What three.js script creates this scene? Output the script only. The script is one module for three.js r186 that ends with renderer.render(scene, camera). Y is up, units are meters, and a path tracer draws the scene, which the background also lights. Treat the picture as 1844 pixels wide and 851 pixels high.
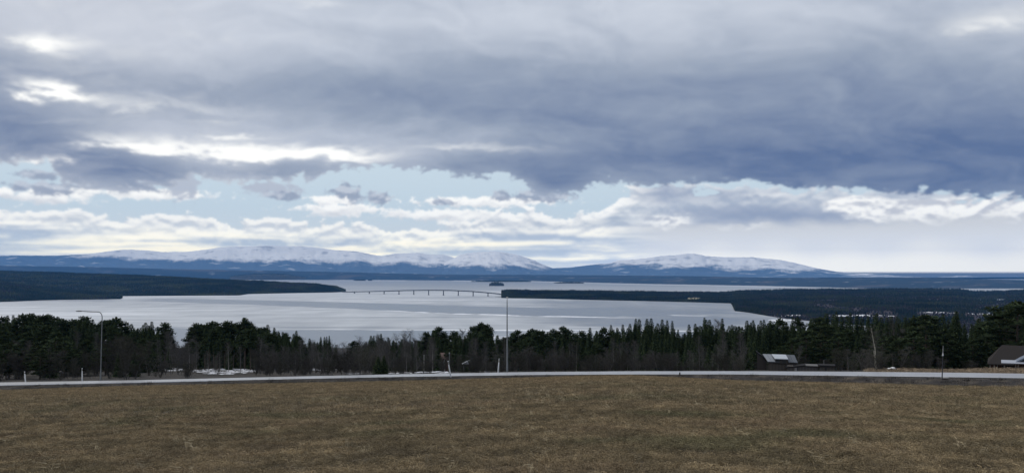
import * as THREE from 'three';
import { mergeGeometries } from 'three/addons/utils/BufferGeometryUtils.js';

// ---------------------------------------------------------------- camera
const F = 1393, CX = 922, HY = 490, H = 167;            // focal length and horizon in photograph pixels; height of the eye above the lake (m)
const scene = new THREE.Scene();
const camera = new THREE.PerspectiveCamera(2 * Math.atan(HY / F) * 180 / Math.PI, 1844 / (2 * HY), 0.5, 120000);
camera.setViewOffset(1844, 2 * HY, 0, 0, 1844, 851);    // a level camera with the lens shifted: upright things stay upright
camera.position.set(0, H, 0);
camera.lookAt(0, H, -1);
camera.updateProjectionMatrix();

const renderer = new THREE.WebGLRenderer({ antialias: true });
renderer.toneMapping = THREE.LinearToneMapping;
renderer.toneMappingExposure = 1.0;
renderer.shadowMap.enabled = true;

// ---------------------------------------------------------------- numbers
function rng(seed) { let s = seed >>> 0; return () => { s = (s + 0x6d2b79f5) | 0; let t = Math.imul(s ^ (s >>> 15), 1 | s); t = (t + Math.imul(t ^ (t >>> 7), 61 | t)) ^ t; return ((t ^ (t >>> 14)) >>> 0) / 4294967296; }; }
const PERM = new Uint8Array(512), GX = new Float32Array(256), GY = new Float32Array(256);
{ const r = rng(77); const p = [...Array(256).keys()]; for (let i = 255; i > 0; i--) { const j = Math.floor(r() * (i + 1)); [p[i], p[j]] = [p[j], p[i]]; }
  for (let i = 0; i < 512; i++) PERM[i] = p[i & 255];
  for (let i = 0; i < 256; i++) { const a = r() * 6.28318; GX[i] = Math.cos(a); GY[i] = Math.sin(a); } }
function noise(x, y) {                                   // gradient noise, about -1..1
  const fx = Math.floor(x), fy = Math.floor(y), X = fx & 255, Y = fy & 255; x -= fx; y -= fy;
  const u = x * x * x * (x * (x * 6 - 15) + 10), v = y * y * y * (y * (y * 6 - 15) + 10);
  const a = PERM[PERM[X] + Y], b = PERM[PERM[X + 1] + Y], c = PERM[PERM[X] + Y + 1], d = PERM[PERM[X + 1] + Y + 1];
  const p = GX[a] * x + GY[a] * y, q = GX[b] * (x - 1) + GY[b] * y, r = GX[c] * x + GY[c] * (y - 1), s = GX[d] * (x - 1) + GY[d] * (y - 1);
  return 1.5 * (p + u * (q - p) + v * (r + u * (s - r) - p - u * (q - p)));
}
function fbm(x, y, n = 4, g = 0.5) { let s = 0, a = 1, t = 0; for (let i = 0; i < n; i++) { s += a * noise(x, y); t += a; a *= g; x = x * 2.03 + 17.7; y = y * 2.03 - 9.1; } return s / t; }
function billow(x, y, n = 4) { let s = 0, a = 1, t = 0; for (let i = 0; i < n; i++) { s += a * (1 - 1.7 * Math.abs(noise(x, y))); t += a; a *= 0.55; x = x * 2.1 + 5.3; y = y * 2.1 + 8.9; } return s / t; }
const clamp = (x, a = 0, b = 1) => Math.min(b, Math.max(a, x)), lerp = (a, b, t) => a + (b - a) * t;
const smooth = (a, b, x) => { const t = clamp((x - a) / (b - a)); return t * t * (3 - 2 * t); };
function lut(t, x) { if (x <= t[0][0]) return t[0][1]; for (let i = 1; i < t.length; i++) if (x <= t[i][0]) return lerp(t[i - 1][1], t[i][1], (x - t[i - 1][0]) / (t[i][0] - t[i - 1][0])); return t[t.length - 1][1]; }
const mix3 = (a, b, t) => [lerp(a[0], b[0], t), lerp(a[1], b[1], t), lerp(a[2], b[2], t)];
const pt = (px, py, d) => [(px - CX) / F * d, H - (py - HY) / F * d, -d];   // the place that stands d metres ahead behind a pixel of the photograph
const sRGB = (r, g, b) => [r, g, b].map((c) => { c /= 255; return c <= 0.04045 ? c / 12.92 : ((c + 0.055) / 1.055) ** 2.4; });

// ---------------------------------------------------------------- sky: broken stratocumulus, computed by direction
const SUN_AZ = -48, SUN_EL = 38;                         // behind the cloud, ahead and to the left
const SKYW = 4096, SKYH = 2048;
const angA = (px) => Math.atan((px - CX) / F) * 57.2958, angE = (px, py) => Math.atan((HY - py) / F * Math.cos(Math.atan((px - CX) / F))) * 57.2958;
const toAng = (t) => t.map(([px, py]) => [angA(px), angE(px, py)]);
const deckEdge = toAng([[-500, 300], [0, 290], [85, 288], [115, 328], [200, 342], [300, 340], [345, 312], [420, 322], [560, 322], [620, 300], [700, 296], [800, 309], [925, 318], [965, 346], [1035, 342], [1080, 324], [1150, 330], [1300, 326], [1500, 336], [1700, 346], [1844, 352], [2600, 362]]);
const cumTop = toAng([[-600, 360], [0, 369], [70, 372], [140, 374], [200, 386], [260, 378], [380, 383], [430, 392], [500, 380], [560, 391], [640, 393], [720, 408], [745, 400], [850, 394], [900, 376], [960, 374], [1050, 380], [1085, 364], [1125, 334], [1200, 330], [1500, 338], [1844, 344], [2600, 350]]);
const gauss = (a, e, f) => { const x = (a - f.a) / f.ra, y = (e - f.e) / f.re, q = x * x + y * y; return q > 9 ? 0 : Math.exp(-q) * f.s; };
const blob = (px, py, rx, ry, s) => ({ a: angA(px), e: angE(px, py), ra: rx / F * 57.3, re: ry / F * 57.3, s });
const bandC = toAng([[-500, 120], [300, 165], [500, 158], [700, 170], [900, 190], [1200, 225], [1500, 262], [1844, 285], [2400, 300]]);
bandC.unshift([-180, 14], [-75, 12]); bandC.push([75, 13], [180, 14]);
const bandUp = [[-60, 14], [-40, 3], [-24, 1.8], [-17, 2.2], [0, 3.4], [12, 5], [33, 7.5], [60, 12], [180, 16]], bandDn = [[-60, 5], [-40, 2], [-24, 1.6], [-17, 2.2], [0, 3.2], [12, 5], [33, 7]], bandS = [[-180, 0.82], [-110, 0.74], [-55, 0.42], [-26, 0.32], [-17, 0.5], [-6, 0.58], [0, 0.62], [18, 0.70], [33, 0.74], [60, 0.82], [120, 0.84], [180, 0.82]];
const darks = [blob(20, 238, 150, 48, 0.62), blob(215, 306, 120, 34, 0.62), blob(520, 306, 110, 18, 0.34), blob(900, 302, 190, 24, 0.34), blob(1000, 330, 60, 20, 0.4), blob(40, 130, 190, 40, 0.16), blob(1300, 300, 400, 45, 0.16)];
const lights = [blob(98, 167, 44, 16, 1.1), blob(120, 178, 130, 9, 0.28), blob(330, 190, 150, 12, 0.3), blob(180, 90, 120, 16, 0.22), blob(106, 76, 42, 10, 0.55), blob(250, 250, 95, 12, 0.62), blob(420, 271, 150, 14, 0.95), blob(610, 275, 100, 11, 0.8), blob(850, 266, 120, 8, 0.42), blob(430, 242, 60, 6, 0.5), blob(600, 190, 70, 10, 0.1), blob(1790, 42, 90, 26, 0.5), blob(1210, 95, 60, 30, 0.13), blob(80, 285, 26, 8, 0.6), blob(550, 3, 70, 8, 0.4)];
const puffs = [[623, 351, 27, 19, 'g'], [678, 356, 24, 12, 'g'], [486, 339, 50, 9, 'p'], [506, 352, 30, 8, 'g'], [592, 362, 34, 9, 'w'], [612, 378, 76, 11, 'w'], [92, 352, 58, 13, 'w'], [84, 338, 56, 10, 'g'], [70, 315, 28, 7, 'g'], [265, 350, 100, 9, 'w'], [328, 330, 24, 28, 'p'], [716, 384, 22, 6, 'w'], [0, 347, 24, 8, 'w'], [870, 364, 130, 9, 'w'], [812, 387, 100, 10, 'w'], [800, 364, 24, 6, 'g'], [904, 352, 18, 9, 'g'], [980, 352, 50, 12, 'g']].map(([x, y, rx, ry, k]) => ({ ...blob(x, y, rx, ry, 1), k }));
const darkBank = [blob(1380, 388, 230, 22, 0.9), blob(1650, 405, 220, 12, 0.5), blob(1150, 350, 60, 16, 0.7), blob(1290, 352, 130, 12, 0.55), blob(1690, 352, 150, 7, 0.3)];
const whitePuffs = [blob(1180, 398, 80, 16, 0.9), blob(1330, 410, 60, 9, 0.9), blob(1660, 376, 120, 20, 0.9), blob(1800, 380, 90, 22, 0.9), blob(1540, 362, 50, 9, 0.8), blob(1400, 345, 160, 8, 0.4)];
const SKY = { lightest: [0.65, 0.695, 0.775], mid: [0.345, 0.40, 0.50], dark: [0.145, 0.20, 0.335], white: [1.16, 1.15, 1.10], cream: [1.20, 1.15, 0.98], blue: [0.645, 0.765, 0.84], grey: [0.52, 0.59, 0.68], veil: [0.76, 0.77, 0.77] };
function skyColor(a, e, dx, dy, dz) {
  const q = 1 / (dy + 0.30), X = dx * q * 2, Z = dz * q * 2;     // where the ray meets the cloud layer
  const w1 = fbm(X * 1.1 + 3, Z * 1.1, 4), w2 = fbm(X * 1.1 - 11, Z * 1.1 + 7, 4);
  const n1 = fbm(X * 1.2 + w1 * 0.9, Z * 1.9 + w2 * 0.9, 5), n2 = fbm(X * 3.4 + w2 * 1.3 + 40, Z * 5.0 + w1 * 1.3, 5), nb = billow(X * 1.7 + w2 * 0.8 - 7, Z * 2.6 + w1 * 0.6, 5) - 0.42, nc = billow(X * 1.7 + w2 * 0.8 - 7 + 0.06, Z * 2.6 + w1 * 0.6 + 0.12, 5) - 0.42;
  const aw = a + w1 * 1.6 + n2 * 0.5, ew = e + w2 * 0.75 + n2 * 0.22;
  // clear air low down, more cream towards the horizon
  let c = mix3([1.0, 1.0, 0.95], SKY.blue, smooth(0, 5, e));
  c = mix3(c, [0.40, 0.55, 0.74], smooth(7, 40, e));
  // far cumulus along the horizon
  const b1 = billow(a * 0.36 + w1 * 0.35, e * 0.80, 5), b2 = billow(a * 0.36 + w1 * 0.35 + 0.02, (e + 0.30) * 0.80, 3), b0 = billow(a * 0.36 + w1 * 0.35, e * 0.80, 3);
  const top = lut(cumTop, a) - 0.36 - 0.22 * smooth(-24, -14, a) * smooth(0, -6, a) + (b1 - 0.42) * 1.25 + noise(a * 0.21, 3.3) * 0.3;
  const cum = smooth(-0.07, 0.12, top - e);
  if (cum > 0) {
    const depth = top - e, relief = clamp(0.5 + (b0 - b2) * 1.6 + (b1 - b0) * 1.5, 0, 1), right = smooth(7, 12, a);
    const streak = fbm(a * 0.10 + 5 + w2 * 0.3, e * 1.7 + w1 * 0.5, 5) * 0.5 + 0.5;
    let lit = clamp(0.20 + 0.80 * Math.exp(-depth * 0.8) + (relief - 0.5) * 1.25 * Math.exp(-depth * 0.7) + (streak - 0.5) * 2.3 * smooth(0.3, 1.4, depth), 0, 1);
    let k = mix3(SKY.grey, mix3(SKY.white, SKY.cream, smooth(4.5, 1.5, e)), lit);
    k = mix3(k, [1.25, 1.16, 0.92], smooth(0.50, 0.68, streak) * smooth(3.4, 1.4, e) * 0.85 * (1 - right));
    const bank = mix3(mix3(SKY.grey, SKY.white, clamp(relief * 0.5 + 0.1)), SKY.veil, smooth(3.6, 2.6, e));
    let r = bank, dk = 0, wp = 0;
    for (const f of darkBank) dk += gauss(aw, ew, f);
    for (const f of whitePuffs) wp += gauss(a + (b1 - 0.4) * 0.8, e + (b1 - 0.4) * 0.55, f);
    r = mix3(r, [0.33, 0.39, 0.52], clamp(dk));
    r = mix3(r, mix3([0.66, 0.68, 0.73], SKY.white, clamp(relief * 1.5 - 0.1)), smooth(0.28, 0.6, wp));
    r = mix3(r, mix3(SKY.veil, [1.02, 0.98, 0.86], smooth(2.4, 0.5, e + noise(a * 0.3, 1) * 0.5)), smooth(3.9, 2.9, e + (b1 - 0.4) * 0.5 - (a - 10) * 0.006));
    k = mix3(k, r, right); { const g = 1 + 0.62 * smooth(3.8, 0.7, e), y = smooth(3.4, 1.2, e) * smooth(14, -6, a); k = [k[0] * g * (1 + 0.03 * y), k[1] * g, k[2] * g * (1 - 0.10 * y)]; }
    c = mix3(c, k, cum);
  }
  for (const f of puffs) {
    const x = (a - f.a) / f.ra, y = (e - f.e) / f.re; if (Math.abs(x) > 1.8 || Math.abs(y) > 2.2) continue;
    const m = smooth(0.32, 0.68, Math.exp(-(x * x + y * y)) + (billow(a * 0.8 + f.a, e * 1.3, 6) - 0.42) * 0.75);
    const tone = f.k === 'g' ? mix3([0.36, 0.41, 0.51], [0.62, 0.66, 0.73], clamp(y * 0.5 + 0.35 + (b1 - b2) * 3 - x * 0.15)) : f.k === 'p' ? [0.54, 0.58, 0.66] : mix3([0.8, 0.82, 0.84], SKY.white, clamp(0.75 + y * 0.5 + (b1 - b2)));
    c = mix3(c, tone, m * (f.k === 'w' ? 1 : 0.92));
  }
  // the deck overhead
  const bl = billow(a * 0.55 + 9, e * 0.9 + w1 * 0.2, 5) - 0.42;
  const edge = lut(deckEdge, a) - bl * 0.95 - n2 * 0.3;
  const deck = smooth(-0.10, 0.24, e - edge);
  if (deck > 0) {
    const up = lut(bandUp, a), dn = lut(bandDn, a), y = ew - lut(bandC, aw);
    let D = 0.13 + lut(bandS, a) * Math.exp(-((y > 0 ? y / up : y / dn) ** 2)) * (1 + n1 * 0.22);
    for (const f of darks) D += gauss(aw, ew, f);
    const n3 = fbm(X * 11 + w1 * 3, Z * 14 + w2 * 3, 4);
    D += n1 * 0.14 + n2 * 0.085 + n3 * 0.035 - nb * 0.10 - (nb - nc) * 0.07 + smooth(14, 4, e) * 0.10 - smooth(24, 55, e) * 0.12;
    let L = 0;
    const al = a + w1 * 2.0 + n2 * 2.2 + n3 * 1.0, lw = e + w2 * 0.5 + n2 * 0.6 + n3 * 0.32;
    for (const f of lights) L += gauss(al, lw, f);
    L = smooth(0.0, 1.25, L * (1.08 + n2 * 0.9 + n3 * 0.35 + nb * 0.4)) * 1.05 + Math.max(0, n2 * 0.5 + n1 * 0.35) * smooth(-8, -20, a) * smooth(3, 6, e) * 0.55;
    D = clamp(D, -0.25, 1.05);
    let k = D < 0.5 ? mix3(SKY.lightest, SKY.mid, D * 2) : mix3(SKY.mid, SKY.dark, (D - 0.5) * 2);
    k = mix3(k, [0.70, 0.70, 0.74], smooth(-12, -30, a) * 0.30 * (1 - D));   // thinner and whiter towards the sun
    k = mix3(k, SKY.white, clamp(L));
    const rim = smooth(0.5, -0.05, e - edge) * smooth(-4, -22, a) * 0.7;
    k = mix3(k, [0.86, 0.86, 0.86], rim * 0.5);
    c = mix3(c, k, deck);
  }
  return c;
}
const skyData = new Float32Array(SKYW * SKYH * 4);
for (let row = 0; row < SKYH; row++) {
  const el = ((row + 0.5) / SKYH - 0.5) * 180, ce = Math.cos(el / 57.29578), se = Math.sin(el / 57.29578);
  for (let col = 0; col < SKYW; col++) {
    const o = (row * SKYW + col) * 4; skyData[o + 3] = 1;
    if (el < 0) { skyData[o] = 0.16; skyData[o + 1] = 0.18; skyData[o + 2] = 0.22; continue; }
    let az = ((col + 0.5) / SKYW - 0.25) * 360; if (az > 180) az -= 360;
    const inFrame = Math.abs(az) < 42 && el < 24;
    if (!inFrame && (col % 4 || row % 4)) {               // outside the frame the same sky, four times coarser
      const c4 = col - col % 4, r4 = Math.max(row - row % 4, SKYH / 2), s = (r4 * SKYW + c4) * 4;
      if (s < o) { skyData[o] = skyData[s]; skyData[o + 1] = skyData[s + 1]; skyData[o + 2] = skyData[s + 2]; continue; }
    }
    const c = skyColor(az, el, Math.sin(az / 57.29578) * ce, se, -Math.cos(az / 57.29578) * ce);
    skyData[o] = c[0]; skyData[o + 1] = c[1]; skyData[o + 2] = c[2];
  }
}
const skyTex = new THREE.DataTexture(skyData, SKYW, SKYH, THREE.RGBAFormat, THREE.FloatType);
skyTex.mapping = THREE.EquirectangularReflectionMapping; skyTex.magFilter = THREE.LinearFilter; skyTex.needsUpdate = true;
scene.background = skyTex; scene.environment = skyTex;

// ---------------------------------------------------------------- sun behind thin cloud, and the air
const sun = new THREE.DirectionalLight(new THREE.Color(1, 0.95, 0.87), 1.5);
{ const a = SUN_AZ / 57.29578, e = SUN_EL / 57.29578; sun.position.set(Math.sin(a) * Math.cos(e) * 400, H + Math.sin(e) * 400, -Math.cos(a) * Math.cos(e) * 400); sun.target.position.set(0, H, 0); }
sun.castShadow = true; sun.shadow.radius = 24; sun.shadow.mapSize.set(2048, 2048);
Object.assign(sun.shadow.camera, { left: -400, right: 400, top: 400, bottom: -400, near: 1, far: 1500 });
scene.add(sun, sun.target);
scene.fog = new THREE.FogExp2(new THREE.Color(0.09, 0.40, 1.0), 2.3e-5);

// ---------------------------------------------------------------- naming
const taken = new Map();
function numbered(name) { const n = taken.get(name) ?? 0; taken.set(name, n + 1); return n ? name + '_' + String(n).padStart(3, '0') : name; }
function mesh(name, geo, mat, parent) { const m = new THREE.Mesh(geo, mat); m.name = parent ? name : numbered(name); m.castShadow = m.receiveShadow = true; (parent ?? scene).add(m); return m; }
function struct(name, geo, mat) { const m = mesh(name, geo, mat); m.userData.kind = 'structure'; return m; }
function thing(name, label, category, p = [0, 0, 0], turn = 0, group) { const g = new THREE.Group(); g.name = numbered(name); g.position.set(...p); g.rotation.y = turn; g.userData = { label, category }; if (group) g.userData.group = group; scene.add(g); return g; }
function tag(m, label, category, group) { m.userData.label = label; m.userData.category = category; if (group) m.userData.group = group; return m; }
const std = (rgb, rough = 0.9, more = {}) => new THREE.MeshStandardMaterial({ color: new THREE.Color().setRGB(...rgb), roughness: rough, ...more });
const matte = (rgb, more = {}) => new THREE.MeshPhysicalMaterial({ color: new THREE.Color().setRGB(...rgb), roughness: 1, specularIntensity: 0.15, ...more });
const box = (w, h, d, x = 0, y = 0, z = 0) => new THREE.BoxGeometry(w, h, d).translate(x, y, z);
function grid(cols, rows, at, color, uv) {               // a sheet through at(i, j); colours are linear
  const nx = cols.length, ny = rows.length, P = new Float32Array(nx * ny * 3), U = new Float32Array(nx * ny * 2), C = color && new Float32Array(nx * ny * 3), I = [];
  for (let j = 0; j < ny; j++) for (let i = 0; i < nx; i++) {
    const k = j * nx + i, p = at(cols[i], rows[j], i, j); P.set(p, k * 3);
    if (C) C.set(color(p, cols[i], rows[j]), k * 3);
    U.set(uv ? uv(p) : [p[0], -p[2]], k * 2);
    if (i && j) I.push(k, k - 1, k - nx - 1, k, k - nx - 1, k - nx);
  }
  const g = new THREE.BufferGeometry(); g.setAttribute('position', new THREE.BufferAttribute(P, 3)); g.setAttribute('uv', new THREE.BufferAttribute(U, 2));
  if (C) g.setAttribute('color', new THREE.BufferAttribute(C, 3));
  g.setIndex(I); g.computeVertexNormals();
  // keep the faces turned up
  if (g.attributes.normal.getY(Math.floor(nx * ny / 2)) < 0) { for (let k = 0; k < I.length; k += 3) [I[k], I[k + 1]] = [I[k + 1], I[k]]; g.setIndex(I); g.computeVertexNormals(); }
  return g;
}
const range = (a, b, n, f = (t) => t) => Array.from({ length: n }, (_, i) => lerp(a, b, f(i / (n - 1))));
function texture(n, fn, srgb) {
  const d = new Uint8Array(n * n * 4);
  for (let y = 0; y < n; y++) for (let x = 0; x < n; x++) { const c = fn(x / n, y / n, x, y); const o = (y * n + x) * 4; d[o] = clamp(c[0]) * 255; d[o + 1] = clamp(c[1]) * 255; d[o + 2] = clamp(c[2]) * 255; d[o + 3] = 255; }
  const t = new THREE.DataTexture(d, n, n); t.magFilter = THREE.LinearFilter; t.wrapS = t.wrapT = THREE.RepeatWrapping; if (srgb) t.colorSpace = THREE.SRGBColorSpace; t.needsUpdate = true; return t;
}
const enc = (x) => (x <= 0.0031308 ? x * 12.92 : 1.055 * x ** (1 / 2.4) - 0.055);

// ---------------------------------------------------------------- lake: rotting spring ice, wet grey ice, open leads
const shoreF = [[-900, 503], [380, 503.5], [600, 503.8], [720, 504.3], [850, 505], [960, 506], [1100, 510], [1180, 511.8], [1250, 513], [1400, 516], [1470, 517.6], [1560, 520], [2700, 522]];
const band1U = [[150, 541], [282, 537], [460, 540.5], [700, 546.5], [920, 553], [1100, 557.5], [1330, 562]], band1L = [[150, 541.5], [282, 543], [460, 548.8], [620, 555], [760, 561.5], [920, 566], [1000, 568.5], [1150, 571], [1330, 572]];
function lakeTone(x, d) {                                // 0 dark water .. 1 snow-white ice
  const px0 = CX + F * x / d, py0 = HY + H * F / d;
  const w = fbm(x / 420, d / 700, 4), w2 = fbm(x / 120 + 9, d / 260, 4), w3 = fbm(x / 1500 - 3, d / 900 + 4, 3);
  const s = (py0 - 503) / 60, py = py0 + w * 1.5 * s + w2 * 0.6 * s, px = px0;
  const w4 = fbm(x / 900 + 31, d / 70, 4);
  let t = 0.64 + w3 * 0.17 + w2 * 0.09 + w * 0.09 + w4 * 0.08;
  if (py0 < 534) { t = lerp(0.44, 0.56, smooth(508, 522, py0)) + w3 * 0.09 + fbm(x / 1800, d / 160, 3) * 0.07; if (px < 1000) t += 0.13 * smooth(521, 526, py0); }
  const right = smooth(880, 1060, px);
  t -= right * 0.20 * smooth(536, 545, py0) * smooth(600, 575, py0);
  const u = lut(band1U, px), l = lut(band1L, px), inside = smooth(u - 0.9, u + 0.5, py) * smooth(l + 0.35, l - 0.35, py) * smooth(190, 330, px + w * 60) * smooth(1360, 1120, px);
  t = lerp(t, 0.33 + w2 * 0.06 + w * 0.05, inside);
  t += 0.42 * smooth(1.0, 0.25, Math.abs(py - l - 0.9 + w2 * 0.5)) * smooth(640, 780, px) * smooth(1200, 1080, px) * smooth(-0.45, 0.25, w2 + fbm(x / 60, d / 300, 2) * 0.5 + smooth(920, 960, px) * 0.3);
  t += 0.34 * smooth(1.1, 0.2, Math.abs(py - 569.5)) * smooth(930, 970, px) * smooth(1180, 1080, px) * smooth(-0.4, 0.2, w2);
  t += 0.32 * smooth(1.6, 0.4, Math.abs(py - 567.3)) * smooth(1195, 1215, px + w2 * 18) * smooth(1290, 1255, px + w2 * 18);
  t -= 0.10 * smooth(1130, 1180, px) * smooth(570, 574, py) * smooth(1340, 1300, px);
  // the broken margin close to this shore
  const e = 593.4 + (px > 780 ? (px - 780) * 0.004 : 0) + (px < 420 ? (420 - px) * -0.03 : 0);
  const open = smooth(e - 0.15, e + 0.35, py) * smooth(240, 300, px);
  t = lerp(t, 0.30 + w2 * 0.04, open);
  t += 0.5 * smooth(0.9, 0.2, Math.abs(py - e - 0.6)) * smooth(540, 620, px) * smooth(-0.5, 0.3, w2 + smooth(640, 760, px) * 0.5) + 0.2 * smooth(0.5, 0.1, Math.abs(py - e)) * smooth(300, 340, px) * smooth(380, 340, px);
  t += 0.55 * open * smooth(760, 850, px + w * 60) * smooth(1270, 1190, px + w * 60) * smooth(-0.1, 0.25, fbm(x / 240 + 2, d / 22, 4));
  t += 0.22 * smooth(0.7, 0.1, Math.abs(py - 588.5)) * smooth(980, 1010, px) * smooth(1090, 1060, px);
  // grey rim along the left shore
  t -= 0.20 * smooth(545.5 - px * 0.012, 543.5 - px * 0.012, py) * smooth(230, 180, px) * smooth(535, 538, py0);
  t += 0.32 * smooth(1.5, 0.2, py0 - lut(shoreF, px)) * smooth(0.0, 0.15, py0 - lut(shoreF, px)) * smooth(595, 605, px) * (1 - smooth(725, 740, px) * smooth(820, 810, px)) * smooth(1480, 1400, px);
  t += 0.13 * smooth(0.20, 0.5, fbm(x / 200 - 8, d / 60, 4)) * smooth(0.0, 0.3, w3 + 0.1) * smooth(536, 545, py0) * (1 - open);
  t -= 0.16 * smooth(0.10, 0.5, fbm(x / 700 + 18, d / 120, 4)) * smooth(520, 540, py0) * (1 - open) * (1 - inside);
  return clamp(t, 0.08, 1.05);
}
function lake(x0, x1, d0, d1, n) {
  const col = texture(n, (u, v) => { const t = lakeTone(lerp(x0, x1, u), lerp(d0, d1, v)); const c = t < 0.4 ? mix3(LAKE.water, LAKE.wet, (t - 0.08) / 0.32) : t < 0.7 ? mix3(LAKE.wet, LAKE.ice, (t - 0.4) / 0.3) : mix3(LAKE.ice, LAKE.snow, clamp((t - 0.7) / 0.3)); return c.map(enc); }, true);
  const rou = texture(n / 2, (u, v) => { const t = lakeTone(lerp(x0, x1, u), lerp(d0, d1, v)); const r = 0.30 + 0.45 * smooth(0.3, 0.7, t); return [r, r, r]; });
  for (const t of [col, rou]) t.wrapS = t.wrapT = THREE.ClampToEdgeWrapping;
  const g = grid([x0, x1], [d0, d1], (x, d) => [x, 0, -d], null, (p) => [(p[0] - x0) / (x1 - x0), (-p[2] - d0) / (d1 - d0)]);
  return struct('lake', g, new THREE.MeshStandardMaterial({ map: col, roughnessMap: rou, roughness: 1 }));
}
const LAKE = { water: [0.08, 0.10, 0.125], wet: [0.185, 0.208, 0.235], ice: [0.525, 0.545, 0.56], snow: [0.90, 0.91, 0.93] };
lake(-3700, 3700, 1200, 5300, 2048);
lake(-15000, 15000, 5300, 23500, 2048);

// ---------------------------------------------------------------- far land: heightfields laid out by bearing and distance
function land(name, c0, c1, nc, nr, dNear, dFar, height, color, rough = 1) {
  const cols = range(c0, c1, nc), rows = range(0, 1, nr);
  const at = (px, t) => { const d = lerp(dNear(px), dFar(px), t); const x = (px - CX) / F * d; return [x, height(px, t, d, x), -d]; };
  return struct(name, grid(cols, rows, at, (p, px, t) => color(p, px, t)), matte([1, 1, 1], { vertexColors: true }));
}
const hAt = (py, d) => H - (py - HY) / F * d;            // height of what shows at py, d metres away
// snow mountains
const ridgeA = [[-700, 462], [-60, 460], [0, 459.5], [100, 460], [158, 457], [188, 453], [215, 449.6], [235, 449], [269, 451], [293, 453.6], [336, 453], [366, 449.6], [397, 445], [424, 443.2], [450, 443.4], [484, 442], [511, 443], [538, 442.6], [572, 445.6], [602, 450], [642, 452.3], [669, 458], [687, 460.6], [711, 456.4], [753, 454.7], [773, 458], [798, 458], [815, 463], [850, 470], [900, 478], [980, 484], [1040, 486]];
const ridgeB = [[760, 489], [790, 478], [815, 466], [828, 459], [843, 455.4], [864, 453.7], [883, 452.3], [905, 453.7], [933, 458.9], [961, 468], [978, 476], [992, 481.8], [1005, 485], [1040, 489]];
const ridgeC = [[940, 489], [985, 483], [1010, 482.2], [1027, 481.6], [1062, 477], [1100, 473.5], [1114, 468.4], [1141, 467], [1169, 464], [1190, 460.6], [1218, 459], [1237, 456.4], [1251, 456.3], [1272, 461], [1300, 462.5], [1325, 463], [1357, 463], [1380, 465.6], [1405, 467.6], [1437, 474.2], [1472, 483], [1507, 489], [1535, 492], [1571, 493], [1595, 494], [1613, 496.5], [1660, 499], [1720, 497], [1740, 496], [1790, 501], [2500, 505]];
const treeA = [[-700, 455], [120, 455], [160, 463], [290, 465], [330, 467], [620, 472], [800, 478], [1000, 480]], treeC = [[950, 474], [1080, 476], [1114, 477], [1250, 481], [1400, 486], [1500, 489], [1540, 496], [1844, 496]];
function mountain(px0, px1, n, ridge, tree, dN, dR, seed) {
  const rocky = (px, d) => fbm(px * 0.02 + seed, d / 900, 5);
  return land('mountain', px0, px1, n, 110, () => dN, () => dR + 2500, (px, t, d) => {
    const k = (d - dN) / (dR - dN), r = hAt(lut(ridge, px) - 0.2, dR), foot = 40;
    const spur = fbm(px * 0.013 + seed, d / 4200 + px * 0.004, 4), spur2 = fbm(px * 0.06 + seed, d / 1500, 3);
    const kk = clamp(k + spur * 0.20 * smooth(0, 0.25, k) * smooth(1, 0.85, k), 0, 1);
    let h = k <= 1 ? foot + (r - foot) * (0.18 * kk + 0.82 * kk ** 1.7) : r - (d - dR) * 0.12;
    return h + spur2 * 22 * smooth(0.1, 0.5, k) * (1 - smooth(0.9, 1, k)) + noise(px * 0.12, seed) * 7 * smooth(0.8, 1, k);
  }, (p, px) => {
    const d = -p[2], tl = hAt(lut(tree, px), dR * 0.93), n1 = rocky(px, d), n2 = fbm(px * 0.06 + seed + p[1] * 0.003, d / 420, 4), n3 = fbm(px * 0.30, d / 500 + seed, 3);
    const snow = smooth(-70, 90, p[1] - tl + n1 * 170 + n3 * 40);
    const scour = smooth(0.13, 0.46, n2 * 0.8 + n1 * 0.5 + noise(px * 0.045 + p[1] * 0.004, p[1] / 60 + seed) * 0.3) * 0.48;
    const forest = mix3([0.12, 0.185, 0.275], [0.62, 0.66, 0.70], smooth(0.28, 0.5, fbm(px * 0.022 + 40, d / 420, 4)) * 0.6);  // forest over snow, its blue partly distance haze put into the colour
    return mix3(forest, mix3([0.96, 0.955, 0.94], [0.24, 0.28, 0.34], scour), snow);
  });
}
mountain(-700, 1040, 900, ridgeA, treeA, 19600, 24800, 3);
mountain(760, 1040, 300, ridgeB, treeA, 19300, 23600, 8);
mountain(940, 2500, 800, ridgeC, treeC, 19500, 24200, 21);
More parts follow.
